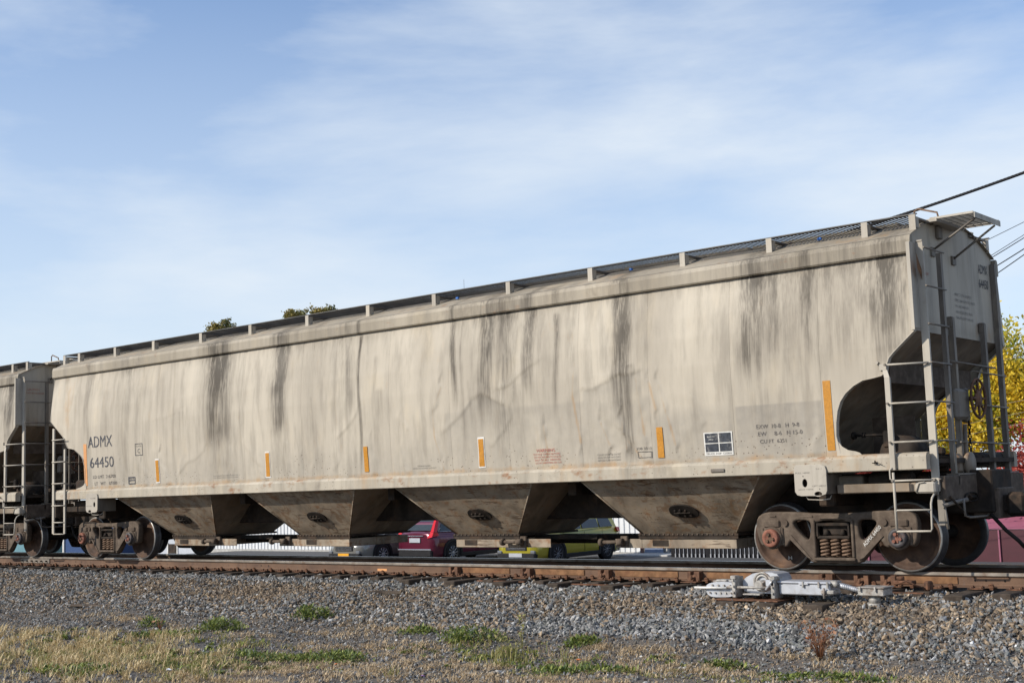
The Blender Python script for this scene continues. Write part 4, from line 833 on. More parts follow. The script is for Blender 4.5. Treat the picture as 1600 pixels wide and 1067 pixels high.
# ------- ladders
def stile(x, y, z0, z1, w=.085, d=.04, mat='trim', along='x', name='ladder_stile'):
    m = MB()
    if along == 'x': m.box(x-w/2, x+w/2, y, y+.01, z0, z1, 0, .002); m.box(x+w/2-.012, x+w/2-.001, y+.0105, y+d, z0, z1)
    else: m.box(x, x+.01, y-w/2, y+w/2, z0, z1, 0, .002); m.box(x-d, x-.0005, y-w/2, y-w/2+.01, z0, z1)
    cp(name, m, mat)
def rung(p, q, r=.012, mat='trim', name='rung'): m = MB(); m.tube([p, q], r, 8); cp(name, m, mat)
# right near corner
stile(1.59, -1.46, 1.05, 4.21, .095); stile(1.135, -1.665, 1.33, 2.50, .07)
m = MB(); m.hexa([(1.10, -1.665, 2.50), (1.17, -1.665, 2.50), (1.17, -1.655, 2.50), (1.10, -1.655, 2.50)], [(1.07, -1.63, 2.60), (1.13, -1.63, 2.60), (1.13, -1.615, 2.60), (1.07, -1.615, 2.60)]); m.box(1.03, 1.12, -1.632, -1.618, 2.60, 2.68); m.tube([(1.0, -1.62, 2.70), (1.0, -1.64, 2.70)], .02, 8); cp('stile_foot', m, 'trim')
m = MB(); m.box(1.555, 1.625, -1.475, -1.44, 1.0, 1.11, 0, .01); m.box(1.58, 1.67, -1.42, -1.38, .62, 1.2, 0, .01); cp('corner_post', m, 'endrail')
for z_ in (2.66, 2.168, 1.678): rung((1.12, -1.675, z_), (1.62, -1.48, z_), .013)
rung((1.14, -1.675, 1.195), (1.60, -1.48, 1.195), .013)
m = MB(); m.tube([(1.13, -1.67, 1.36), (1.10, -1.68, 1.33), (1.10, -1.68, 1.22), (1.15, -1.68, 1.197)], .011, 6); m.tube([(1.14, -1.67, 1.30), (1.14, -1.67, .58)], .017, 6); m.tube([(1.59, -1.47, 1.05), (1.59, -1.60, .97), (1.59, -1.64, .90), (1.59, -1.66, .60), (1.575, -1.66, .566), (1.14, -1.67, .566)], .014, 6); m.tube([(1.14, -1.67, .80), (1.16, -1.67, .828), (1.59, -1.65, .828)], .012, 6); cp('sill_step', m, 'trim')
for z_ in (2.66, 2.168, 1.678, 1.195):
    for x_, y_ in ((1.13, -1.66), (1.59, -1.462)):
        m = MB(); m.tube([(x_, y_, z_), (x_, y_-.04, z_)], .016, 6); cp('rung_bolt', m, 'endrail')
m = MB(); m.box(1.485, 1.535, -1.63, -1.618, 3.075, 4.20, 0, .003); m.box(1.523, 1.535, -1.617, -1.40, 3.10, 4.20, 0, .002); cp('corner_plate', m, 'trim')
m = MB(); m.box(1.54, 1.64, -1.47, -1.44, 4.205, 4.23, 0, .006); cp('stile_cap', m, 'trim')
stile(1.63, -.87, 1.03, 4.12, .07, .05, 'endrail', 'y')
for z_ in (4.13, 3.64, 3.155, 2.665, 2.172, 1.68, 1.2): rung((1.645, -1.46, z_), (1.645, -.80, z_), .012, 'endrail')
for (y_, z0_, z1_) in ((-.34, 1.24, 3.33), (.80, 1.24, 3.33)):
    stile(1.53, y_, z0_, z1_, .075, .06, 'endrail', 'y', 'platform_post')
    m = MB(); m.box(1.46, 1.528, y_-.045, y_+.045, z1_-.13, z1_+.01, 0, .006); cp('post_bracket', m, 'endrail')
stile(1.52, 1.42, 1.05, 4.24, .085, .06, 'endrail', 'y'); 
for (z_, a, b) in ((2.73, -.72, 1.02), (2.63, .10, 1.42), (2.18, .02, 1.42), (1.67, -.45, 1.42)): rung((1.56, a, z_), (1.56, b, z_-.02), .012, 'endrail')
m = MB(); m.box(1.50, 1.60, -.55, -.16, 1.96, 2.37, 0, .04); m.box(1.48, 1.59, -.22, -.10, 1.93, 2.39, 0, .03); gb = cp('hand_brake_case', m, 'endrail')
# hand wheel
m = MB(); hc_ = (1.68, -.035, 2.245); m.lathe([(.258, -.020), (.280, 0), (.258, .020), (.236, 0), (.258, -.020)], hc_, 'x', 32)
m.lathe([(0, -.02), (.11, -.015), (.125, .0), (.11, .015), (0, .02)], hc_, 'x', 20)
for k in range(8): a = 2*math.pi*k/8; m.tube([(hc_[0], hc_[1]+.10*math.cos(a), hc_[2]+.10*math.sin(a)), (hc_[0], hc_[1]+.25*math.cos(a), hc_[2]+.25*math.sin(a))], [.022, .012], 6)
m.tube([(1.58, -.12, 2.245), (1.69, -.035, 2.245)], .03, 8); cp('hand_brake_wheel', m, 'brace')
for k in range(9):
    m = MB(); zc_ = 1.93-k*.062; V = []
    for t in range(9): a = 2*math.pi*t/8; V.append((1.58+(.018*math.cos(a) if k % 2 else 0), -.17+(0 if k % 2 else .018*math.cos(a)), zc_+.038*math.sin(a)))
    m.tube(V, .008, 5, caps=False); cp('chain_link', m, 'dark')
m = MB(); m.tube([(1.55, -.24, 1.9), (1.53, -.24, 1.24)], .03, 8); m.box(1.42, 1.55, -.55, -.12, 1.25, 1.52, 0, .05); m.lathe([(0, -.03), (.14, -.03), (.16, 0), (.16, .04), (0, .04)], (1.57, -.25, 1.38), 'x', 16); cp('bell_crank', m, 'slope')
m = MB(); m.tube([(1.4, 0, 1.45), (1.4, 1.3, 1.45)], .09, 12); cp('uncoupling_tube', m, 'dark')
m = MB(); m.tube([(1.80, -1.12, .93), (1.80, -1.1, .73), (1.80, -.95, .705), (1.80, -.35, .70), (1.80, -.28, .73), (1.80, -.28, .93)], .014, 6); m.tube([(1.66, -1.45, .87), (1.70, -1.2, .90), (1.80, -1.0, .93)], .03, 6); m.tube([(1.66, -1.40, .86), (1.69, -1.40, .58)], .018, 6); cp('end_step', m, 'endrail')
sl_ = [(math.cos(t)*.22*(1 if abs(math.cos(t)) < .7 else 1), math.sin(t)*.055) for t in np.linspace(0, 2*math.pi, 20, endpoint=False)]
m = MB()
for k in range(20):
    pass
V = [(1.715, -.62+q[0], .955+q[1]) for q in sl_]; m.tube(V+[V[0]], .012, 6, caps=False); m.tube([(1.72, -.70, .955), (1.72, -.50, .955)], .025, 8); cp('towing_eye', m, 'dark')
# left near corner: short ladder
stile(-18.60, -1.66, .58, 2.92, .075, .03); stile(-18.13, -1.665, .58, 2.44, .06, .03)
for z_ in (2.66, 2.168, 1.69, 1.2): rung((-18.62, -1.675, z_), (-18.10, -1.675, z_), .012)
for z_ in (.83, .575): rung((-18.56, -1.67, z_), (-18.12, -1.67, z_), .012)
stile(-18.98, 1.42, 1.05, 4.2, .08, .05, 'endrail', 'y'); stile(-18.98, .85, 1.05, 4.1, .06, .05, 'endrail', 'y')
for y_ in (-1.1, -.85, -.6, -.4): m = MB(); m.box(-18.86, -18.84, y_-.02, y_+.02, 1.24, 3.0); cp('end_post', m, 'endrail')
for z_ in (2.6, 2.17, 1.68): rung((-18.88, -1.5, z_), (-18.88, .9, z_), .012, 'endrail')
m = MB(); m.box(-18.3, -17.5, -1.3, -.6, 1.45, 1.75, 0, .04); m.box(-18.6, -17.5, -1.42, -1.36, 1.05, 1.165, 0, .01); m.box(-18.2, -17.3, -1.35, -1.0, 1.0, 1.28, 0, .03); m.tube([(-18.2, -1.2, 1.55), (-17.6, -1.2, 1.55)], .12, 10); cp('valve_group', m, 'under')
# ------- running boards, posts, gratings
POST = [-18.755, -18.14, -16.71, -15.275, -13.63, -12.04, -10.355, -8.705, -7.07, -5.40, -3.73, -2.045, -.62, .80, 1.46]
gm_cache = {}
for s_ in (-1, 1):
    for x_ in POST:
        zb_ = float(roofz(1.28)); m = MB(); m.box(x_-.045, x_+.045, s_*1.295-.012, s_*1.295+.0, zb_-.02, 4.60, 0, .002) if s_ < 0 else m.box(x_-.045, x_+.045, 1.283, 1.295, zb_-.02, 4.60, 0, .002)
        m.box(x_+.033, x_+.045, min(s_*1.20, s_*1.2830), max(s_*1.20, s_*1.2830), zb_+.02, 4.575); cp('board_post', m, 'trim')
        m = MB(); a_, b_ = sorted((s_*.64, s_*1.19)); m.box(x_-.02, x_+.03, a_, b_, 4.55, 4.578); cp('board_bearer', m, 'endrail')
        m = MB(); m.tube([(x_+.02, s_*.66, 4.60), (x_+.02, s_*.74, 4.56)], .03, 6); cp('bearer_clip', m, 'truck')
    for (a, b) in zip(POST[:-1], POST[1:]):
        m = MB(); n = max(2, int(round((b-a)/.056))); y0_, y1_ = sorted((s_*.68, s_*1.262))
        for k in range(n):
            xx = a+(k+.5)*(b-a)/n; m.box(xx-.016, xx+.016, y0_, y1_, 4.595, 4.600)
        m.box(a+.002, b-.002, y0_-.006, y0_, 4.590, 4.606); m.box(a+.002, b-.002, y1_, y1_+.006, 4.590, 4.606)
        cp('grating_panel', m, 'grate')
    m = MB(); a_, b_ = sorted((s_*1.27, s_*1.298)); m.box(POST[0]-.05, POST[-1]+.06, a_, b_, 4.601, 4.615); m.box(POST[0]-.05, POST[-1]+.06, *sorted((s_*.655, s_*.675)), 4.585, 4.61); cp('board_edge_bar', m, 'grate')
# hatch trough
m = MB()
for k in range(8): x0_ = -17.9+k*2.35; m.box(x0_, x0_+2.3, -.30, .30, 4.66, 4.73, 0, .02)
cp('hatch_cover', m, 'roof')
m = MB(); m.tube([(1.17, -.5, 4.62), (1.17, -.5, 4.80), (1.22, -.5, 4.83), (1.48, -.5, 4.74), (1.5, -.5, 4.64)], .014, 6); cp('roof_grab_iron', m, 'spring')
for q in ((-8.0, -.9), (-7.0, -.85), (.15, -1.0), (-3.0, -.9), (-2.6, -.85), (-15.0, -.6)):
    pass
# end platform
for sg in (1, -1):
    f = (lambda x_: x_) if sg > 0 else (lambda x_: -17.3-x_)
    m = MB(); x0_, x1_ = sorted((f(1.50), f(2.08)))
    nb = 22
    for k in range(nb): yy = -.80+(k+.5)*.88/nb; m.box(x0_, x1_, yy-.010, yy+.010, 4.606, 4.610)
    for xx in np.linspace(x0_+.04, x1_-.04, 6): m.box(xx-.006, xx+.006, -.80, .08, 4.611, 4.616)
    cp('end_grating', m, 'grate')
    m = MB(); m.box(x0_, x1_, -.825, -.802, 4.590, 4.620, 0, .003); m.box(x0_, x1_, .082, .11, 4.575, 4.625, 0, .003); xo = f(2.09); m.box(min(xo, xo+.012*sg), max(xo, xo+.012*sg), -.83, .10, 4.53, 4.605, 0, .002); m.box(min(f(1.46), f(1.6)), max(f(1.46), f(1.6)), -.84, .12, 4.56, 4.598); cp('end_platform_frame', m, 'trim')
    m = MB(); m.tube([(f(1.46), -.70, 4.20), (f(2.06), -.72, 4.54)], .016, 4); m.tube([(f(1.46), .0, 4.16), (f(2.06), .0, 4.54)], .016, 4); m.box(min(f(1.45), f(1.48)), max(f(1.45), f(1.48)), -.76, -.64, 4.12, 4.24); m.box(min(f(1.45), f(1.48)), max(f(1.45), f(1.48)), -.06, .06, 4.08, 4.20); m.box(min(f(1.45), f(1.50)), max(f(1.45), f(1.50)), -.55, -.40, 4.38, 4.55, 0, .01); cp('platform_brace', m, 'endrail')
# ------- reflectors, lettering on the near side
def wrap(off=.006):
    def w_(x_, z_):
        xx, zz = np.array([[x_]]), np.array([[z_]]); return (x_-CX, float(sideY(z_))-float(dents(xx, zz)[0, 0])-off, z_)
    return w_
wr = wrap()
def decal(name, x0, x1, z0, z1, mat, off=.006, nx=3, nz=14, lean=0., label=None):
    xv = np.linspace(x0, x1, nx); zv = np.linspace(z0, z1, nz); Xg, Zg = np.meshgrid(xv, zv, indexing='ij'); Yg = sideY(Zg)-dents(Xg, Zg)-off
    return obj(name, grid_mesh(name, np.stack([Xg-CX, Yg, Zg], -1), mat), car, label=label)
for (x_, edge) in ((-14.73, 1), (-11.21, 1), (-8.53, 0), (-5.84, 1), (-2.39, 0)):
    if edge: decal('reflector_backing', x_-.07, x_+.07, 1.60, 2.095, 'white', .006)
    decal('reflector_strip', x_-.055, x_+.055, 1.625, 2.065, 'orange', .0105)
decal('reflector_strip', .215, .325, 1.615, 2.53, 'orange', .006, 3, 26, label='long bright amber reflector strip'); decal('reflector_strip', -17.46, -17.34, 1.61, 2.52, 'orangef', .006, 3, 26, label='long faded orange reflector strip')
T = lambda s, x0, x1, z0, z1, mat, w=wr: obj('lettering', text_mesh('lettering', s, x0, x1, z0, z1, mat, w), car)
T('ADMX', -17.28, -16.34, 2.43, 2.67, 'letter'); T('64450', -17.22, -16.30, 1.99, 2.215, 'letter')
T('LD LMT  216700', -17.12, -16.26, 1.76, 1.828, 'lettergrey'); T('LT   WT    69300', -17.07, -16.22, 1.615, 1.683, 'lettergrey')
def frame(x0, x1, z0, z1, t, mat, off=.007):
    for a in ((x0, x1, z1-t, z1), (x0, x1, z0, z0+t), (x0, x0+t, z0+t, z1-t), (x1-t, x1, z0+t, z1-t)): decal('stencil_frame', *a, mat, off, 3, 3)
frame(-15.50, -15.24, 2.19, 2.44, .012, 'letter'); T('PLATE', -15.46, -15.28, 2.37, 2.40, 'lettersoft'); T('C', -15.41, -15.33, 2.24, 2.33, 'letter')
frame(-15.80, -15.54, 1.60, 1.755, .022, 'letter'); decal('stencil_frame', -15.78, -15.56, 1.67, 1.69, 'letter', .007, 3, 3); T('KEEP OFF', -15.76, -15.58, 1.70, 1.73, 'letter')
T('EXW  10-8   H  9-8', -.81, -.17, 1.955, 2.01, 'lettergrey'); T('EW     8-6   H 15-0', -.79, -.13, 1.855, 1.91, 'lettergrey'); T('CU FT  6351', -.77, -.38, 1.755, 1.805, 'lettergrey')
decal('stencil_backing', -1.66, -1.20, 1.62, 1.945, 'white', .006, 6, 6)
for a in ((-1.64, -1.43, 1.80, 1.93), (-1.41, -1.22, 1.80, 1.93), (-1.64, -1.43, 1.675, 1.785), (-1.41, -1.22, 1.675, 1.785)): decal('stencil_panel', *a, 'cotsblack', .0095, 4, 4)
T('TRUCK INSP  CLEAN', -1.64, -1.23, 1.635, 1.66, 'lettergrey', wrap(.010)); T('BRAKE TEST', -1.60, -1.47, 1.875, 1.895, 'white', wrap(.013)); T('AXLE', -1.58, -1.50, 1.835, 1.855, 'white', wrap(.013))
T('WARNING', -4.70, -4.34, 1.80, 1.85, 'red')
for k, s in enumerate(('DO NOT OPEN HATCHES', 'DO NOT USE AIR TO UNLOAD', 'SHUT OFF ALL VIBRATORS', 'USE NO HAMMERS ON CAR')): T(s, -4.76+.01*k, -4.24+.015*(k % 2), 1.755-.045*k, 1.782-.045*k, 'red')
for k, s in enumerate(('CLOSE HOPPER GATES', 'AND ROOF HATCHES', 'BEFORE CAR IS MOVED')): T(s, -3.53, -3.11, 1.70-.042*k, 1.724-.042*k, 'lettersoft')
T('JOB 3312', -2.82, -2.55, 1.745, 1.79, 'lettergrey'); frame(-2.80, -2.55, 1.635, 1.73, .010, 'lettergrey')
for k, s in enumerate(('STENCILED', 'OPEN HATCHES SLOWLY')): T(s, -7.3-.12*k, -7.0+.14*k, 1.67-.038*k, 1.69-.038*k, 'lettersoft')
for k in range(2): T('LIGHT WEIGHT STENCIL AREA DO NOT PAINT', -12.9, -12.11, 1.675-.04*k, 1.697-.04*k, 'lettersoft')
we = lambda y_, z_: (1.4585-CX, y_, z_)
for (s, a, b, c, d, mt) in (('ADMX', .93, 1.28, 4.07, 4.20, 'letter'), ('64450', .93, 1.28, 3.86, 3.99, 'letter'), ('SPEC 173 208723', -.02, .58, 3.665, 3.70, 'lettersoft'), ('SPEC 180 RUN TO 20025', -.02, .70, 3.585, 3.62, 'lettersoft'), ('W 101 400 LB', -.02, .45, 3.505, 3.54, 'lettersoft'), ('AIR HOSE SPEC RUN', -.02, .58, 3.425, 3.46, 'lettersoft'), ('SHUT OFF VALVE', -.02, .60, 3.345, 3.38, 'lettersoft'), ('CAUTION', -1.30, -.98, 3.93, 3.975, 'red'), ('DO NOT SIT ON LADDER', -1.32, -.88, 3.85, 3.885, 'red')):
    obj('lettering', text_mesh('lettering', s, a, b, c, d, mt, we), car)
m = MB(); m.add([(1.603-CX, -1.6, 3.86), (1.603-CX, -1.45, 3.70), (1.603-CX, -1.42, 3.80), (1.603-CX, -1.6, 4.05)], [(0, 1, 2, 3)]); obj('rust_stain', m.mesh('rust_stain', 'bracepl'), car)
# ------- trucks
fr_outer = chaikin([(-1.18, .60), (-1.16, .74), (-1.06, .80), (-.95, .815), (-.58, .81), (-.28, .785), (.30, .785), (.60, .81), (.95, .82), (1.06, .80), (1.16, .74), (1.18, .60), (1.15, .42), (1.10, .345), (1.045, .345), (1.06, .46), (1.03, .58), (.92, .605), (.81, .58), (.785, .46), (.80, .335), (.71, .335), (.66, .42), (.61, .42), (.37, .135), (.30, .12), (-.30, .12), (-.37, .135), (-.61, .42), (-.66, .42), (-.71, .335), (-.80, .335), (-.785, .46), (-.81, .58), (-.92, .605), (-1.03, .58), (-1.06, .46), (-1.045, .345), (-1.10, .345), (-1.15, .42)], 1)
hl = chaikin([(-.62, .64), (-.575, .695), (-.37, .695), (-.34, .63), (-.37, .44), (-.43, .43)], 2); hr = [(-q[0], q[1]) for q in hl][::-1]
win = chaikin([(-.27, .69), (.24, .69), (.26, .55), (.25, .20), (.20, .19), (-.24, .19), (-.28, .20), (-.29, .55)], 1)
me_frame = plate_mesh('side_frame', fr_outer, [hl, hr, win], .13, .022, 'truck')
# raised ribs on the frame
rb = MB()
for sx_ in (-1, 1):
    rb.box(min(.80*sx_, 1.05*sx_), max(.80*sx_, 1.05*sx_), -.09, -.060, .60, .70, 0, .015); rb.hexa([(.34*sx_, -.075, .17), (.41*sx_, -.075, .20), (.41*sx_, -.06, .20), (.34*sx_, -.06, .17)], [(.64*sx_, -.075, .50), (.70*sx_, -.075, .48), (.70*sx_, -.06, .48), (.64*sx_, -.06, .50)])
    rb.tube([(.72*sx_, -.06, .66), (.72*sx_, -.085, .66)], .045, 12); rb.lathe([(.11, 0), (.11, -.05), (.155, -.05), (.155, 0)], (.92*sx_, -.055, .457), 'y', 20)
    rb.box(min(.78*sx_, .83*sx_), max(.78*sx_, .83*sx_), -.085, -.06, .35, .60, 0, .01)
rb.box(-.5, -.30, -.072, -.06, .735, .755); rb.box(-.95, -.86, -.072, -.06, .745, .765); rb.box(-.2, .25, -.075, -.06, .71, .735, 0, .006)
rb.box(-.31, -.27, -.085, -.06, .2, .7, 0, .01); rb.box(.25, .29, -.085, -.06, .2, .7, 0, .01); rb.box(-.3, .3, -.10, .06, .155, .195, 0, .01)
me_rib = rb.mesh('frame_rib', 'truck')
def spring_mesh():
    m = MB(); V = [(.055*math.cos(t), .055*math.sin(t), .20+.235*t/(2*math.pi*5)) for t in np.linspace(0, 2*math.pi*5, 60)]; m.tube(V, .0165, 6); return m.mesh('coil_spring', 'spring')
me_spr = spring_mesh()
bo = MB(); bo.box(-.245, .225, -1.115, 1.115, .445, .485, 0, .01); bo.box(-.20, .18, -1.05, 1.05, .485, .66, 0, .02); bo.box(-.25, .23, -1.12, -1.09, .615, .655, 0, .008); bo.box(-.25, -.225, -1.12, -1.09, .48, .62); bo.box(.205, .23, -1.12, -1.09, .48, .62); bo.tube([(-.12, -1.08, .50), (-.12, -1.08, .57)], [.05, .02], 8); bo.tube([(.12, -1.08, .50), (.12, -1.08, .57)], [.05, .02], 8); bo.tube([(0, 0, .6), (0, 0, .9)], .2, 16)
for sx_ in (-1, 1): bo.box(min(.30*sx_, .36*sx_), max(.30*sx_, .36*sx_), -.75, .75, .45, .60, 0, .01); bo.box(min(.36*sx_, .42*sx_), max(.36*sx_, .42*sx_), -.82, -.68, .35, .62, 0, .02)
bo.tube([(-.75, -.2, .70), (.75, -.2, .70)], .03, 6)
me_bol = bo.mesh('truck', 'under')
wm = MB(); prof = [(.0, -.045), (.085, -.045), (.115, -.02), (.14, .02), (.30, .055), (.375, .02), (.385, -.002), (.40, -.006), (.434, -.006), (.457, .004), (.459, .10), (.468, .112), (.482, .122), (.482, .140), (.47, .145), (.39, .145), (.30, .12), (.14, .13), (.10, .16), (0, .16)]
wm.lathe(prof, (0, 0, 0), 'y', 56, [0]*8+[1]*1+[2]*6+[0]*4); me_wheel = wm.mesh('wheel', ['wheel', 'tread', 'darktread'])
ax = MB(); ax.tube([(0, -1.0, 0), (0, -.7, 0), (0, -.6, 0), (0, .6, 0), (0, .7, 0), (0, 1.0, 0)], [.07, .095, .08, .08, .095, .07], 14); me_axle = ax.mesh('axle', 'dark')
def cap_mesh(mat, mat2):
    m = MB(); m.lathe([(.125, .05), (.125, -.03), (.115, -.045), (.075, -.05), (.07, -.042), (0, -.042)], (0, 0, 0), 'y', 24, [0]*5)
    for k in range(3): a = math.pi/2+k*2*math.pi/3+.3; m.tube([(.052*math.cos(a), -.042, .052*math.sin(a)), (.052*math.cos(a), -.072, .052*math.sin(a))], .024, 6, 1)
    m.box(-.02, .02, -.05, -.04, -.06, .06, 1); return m.mesh('bearing_cap', [mat, mat2])
me_capr = cap_mesh('capred', 'wheel'); me_capb = cap_mesh('capblack', 'capred')
ad = MB(); ad.box(-.15, .15, -.04, .09, .09, .16, 0, .015); ad.box(-.17, -.13, -.05, .0, -.10, .14, 0, .01); ad.box(.13, .17, -.05, 0, -.10, .14, 0, .01)
me_ad = ad.mesh('bearing_adapter', 'truck')
def truck(xc, capmap):
    t = obj('truck', me_bol, car, (xc-CX, 0, 0))
    for sy in (-1, 1):
        fr = obj('side_frame', me_frame, t, (0, sy*1.035, 0), (0, 0, 0 if sy < 0 else math.pi)); obj('frame_rib', me_rib, t, (0, sy*1.04, 0), (0, 0, 0 if sy < 0 else math.pi))
        for k in range(3): obj('coil_spring', me_spr, t, (-.165+.155*k, sy*1.045, 0))
        for k in range(3): obj('coil_spring', me_spr, t, (-.165+.155*k, sy*.90, 0))
        for j, wx in enumerate((-.92, .92)):
            obj('wheel', me_wheel, t, (wx, sy*.822, .457), (0, rng.uniform(0, 6), 0) if sy < 0 else (0, 0, math.pi))
            obj('bearing_cap', me_capr if capmap[j] else me_capb, t, (wx, sy*1.155, .457), (0, 0, 0 if sy < 0 else math.pi)); obj('bearing_adapter', me_ad, t, (wx, sy*1.07, .457), (0, 0, 0 if sy < 0 else math.pi))
    for wx in (-.92, .92): obj('axle', me_axle, t, (wx, 0, .457))
    return t
tr1 = truck(0, (1, 0)); tr2 = truck(-17.3, (1, 0))
# stencil on the right truck frame and chalk mark on the wheel
def wfr(x0, z0, ang):
    c_, s_ = math.cos(ang), math.sin(ang)
    return lambda u, v: (x0+u*c_-v*s_, -1.1145, z0+u*s_+v*c_)
obj('frame_stencil', text_mesh('frame_stencil', 'ADMX 64450', 0, .35, 0, .05, 'white', wfr(.44, .34, .80)), tr1)
obj('chalk_mark', text_mesh('chalk_mark', 'H', 0, .055, 0, .05, 'white', lambda u, v: (-.87+u, -.786, .14+v)), tr1)

# second wagon of the train
SK = ('lettering', 'stencil_frame', 'stencil_panel', 'stencil_backing', 'arrow_mark', 'frame_stencil', 'chalk_mark', 'rust_stain')
car2 = copy_tree(car, None, SK); car2.location = (CX-21.85, 0, 0)
car2['label'] = 'cream hopper wagon cut off by the left edge, coupled behind the main wagon'
obj('lettering', text_mesh('lettering', 'CAUTION', -1.30, -.98, 3.93, 3.975, 'red', we), car2); obj('lettering', text_mesh('lettering', 'DO NOT SIT ON LADDER', -1.36, -.86, 3.85, 3.885, 'red', we), car2)

# ================================================================ background
def gzf(x, y): return float(gz(x, y))
# corrugated metal building
wb = thing('metal_building', 'long white corrugated metal building behind the parked cars', 'building', (-30, 20, -1.25))
pm_ = MB(); W_ = .9; nx = 0; prof_ = []
for k in range(4):
    b = k*W_/4; prof_ += [(b, 0), (b+.13, 0), (b+.15, -.035), (b+.20, -.035)]
prof_.append((W_-.004, 0)); V = [(p[0], p[1], z) for z in (0, 3.0) for p in prof_]; n = len(prof_)
pm_.add(V, [(i, i+1, n+i+1, n+i) for i in range(n-1)]); pmesh = pm_.mesh('wall_panel', 'wallmetal')
for k in range(27):
    obj('wall_panel', pmesh, wb, (-12+k*.9, 0, .12))
m = MB(); m.box(-12.1, 13.3, -.06, .3, -.3, .115); m.box(-12.1, 13.3, .05, 6, 3.13, 3.2); m.box(-12.1, 13.3, .06, .2, .12, 3.1); obj('wall_base', m.mesh('wall_base', 'concrete'), wb)
m = MB(); m.box(12.3, 12.42, -.10, -.04, 0, 3); obj('corner_post', m.mesh('corner_post', 'brownpost'), wb); m = MB(); m.box(12.43, 13.2, -.045, -.01, .1, 2.3, 0, .01); obj('door', m.mesh('door', 'doorblue'), wb)
# kerb and black slatted fence to the right
m = MB(); m.box(-18.2, -16.0, 19.0, 20.0, -1.35, -1.15, 0, .03); m.box(-18.2, -16.0, 18.96, 18.999, -1.28, -1.22); thing('loading_kerb', 'low grey concrete platform left of the black slatted fence', 'platform', (-17, 19.5, -1.35), me=m.xform(lambda q: (q[0]+17, q[1]-19.5, q[2]+1.35)).mesh('loading_kerb', 'concrete'))
fe = thing('slatted_fence', 'low black fence with thin pale upright strips behind the right truck', 'fence', (-13.6, 18.9, -1.35))
obj('back_panel', MB().box(-2.2, 3.2, .02, .10, 0, 1.5, 0, .01).mesh('back_panel', 'fence'), fe)
pk = MB().box(-.008, .008, -.015, .012, .18, 1.3); pk.box(-.02, .02, -.03, -.0155, .12, .26); pk = pk.mesh('upright_strip', 'picket')
for k in range(24): obj('upright_strip', pk, fe, (-2.0+k*.155+(.1 if k > 7 else 0), 0, 0))
# maroon steel container
mc = thing('maroon_container', 'maroon ribbed steel container with sloped top edge behind the right truck', 'container', (-5, 18.4, -1.35))
obj('top_flange', MB().hexa([(-4.6, -.02, 1.02), (7, -.02, 1.02), (7, .5, 1.34), (-4.6, .5, 1.34)], [(-4.6, -.02, 1.04), (7, -.02, 1.04), (7, .5, 1.36), (-4.6, .5, 1.36)]).mesh('top_flange', 'maroonlit'), mc)
for k in range(12):
    obj('side_panel', MB().box(-4.55+k*.95, -3.64+k*.95, 0, .04, .0, 1.0).mesh('side_panel', 'maroon'), mc); m = MB(); m.box(-3.64+k*.95, -3.60+k*.95, -.05, .03, 0, 1.0); obj('rib', m.mesh('rib', 'maroonlit'), mc)
obj('body', MB().box(-4.6, 7, .06, 2.0, .0, .98).mesh('body', 'fence'), mc)
# left background
hb = thing('house', 'pale grey house wall with one small window, low between the left wheels', 'house', (-53, 26, -2.0))
obj('wall', MB().box(-3.2, 1.9, 0, 4, -.6, 2.0).mesh('wall', 'housewall'), hb); m = MB(); m.hexa([(-3.5, -.3, 2.0), (2.1, -.3, 2.0), (2.1, 4.3, 2.0), (-3.5, 4.3, 2.0)], [(-3.5, 1.9, 3.2), (2.1, 1.9, 3.2), (2.1, 2.1, 3.2), (-3.5, 2.1, 3.2)]); obj('roof', m.mesh('roof', 'endrail'), hb)
wn = obj('window', MB().box(-.75, .05, -.03, -.005, .2, .72).mesh('window', 'under'), hb); m = MB(); m.box(-.83, -.75, -.05, .0, .15, .78); m.box(.05, .13, -.05, 0, .15, .78); m.box(-.83, .13, -.05, 0, .10, .15); obj('window_frame', m.mesh('window_frame', 'white'), wn)
obj('trim_board', MB().box(-3.2, 1.9, -.06, -.005, -.02, .08).mesh('trim_board', 'white'), hb)
bb = thing('blue_shed', 'dark blue shed with a white corner post seen between the left wheels', 'shed', (-63, 26, -2.4)); obj('wall', MB().box(-1.4, 4.5, 0, 3, 0, 2.6).mesh('wall', 'bluewall'), bb); obj('corner_post', MB().box(-1.55, -1.41, -.1, 3, 0, 2.6).mesh('corner_post', 'white'), bb); obj('roof', MB().box(-1.7, 4.7, -.3, 3.2, 2.61, 2.75).mesh('roof', 'under'), bb)
tb = thing('teal_shed', 'pale teal shed low between the wheels at the far left', 'shed', (-70, 26, -2.4)); obj('wall', MB().box(-3, 3.8, 0, 3, 0, 2.0).mesh('wall', 'tealwall'), tb); obj('roof', MB().box(-3.2, 4.0, -.3, 3.2, 2.01, 2.15).mesh('roof', 'white'), tb)
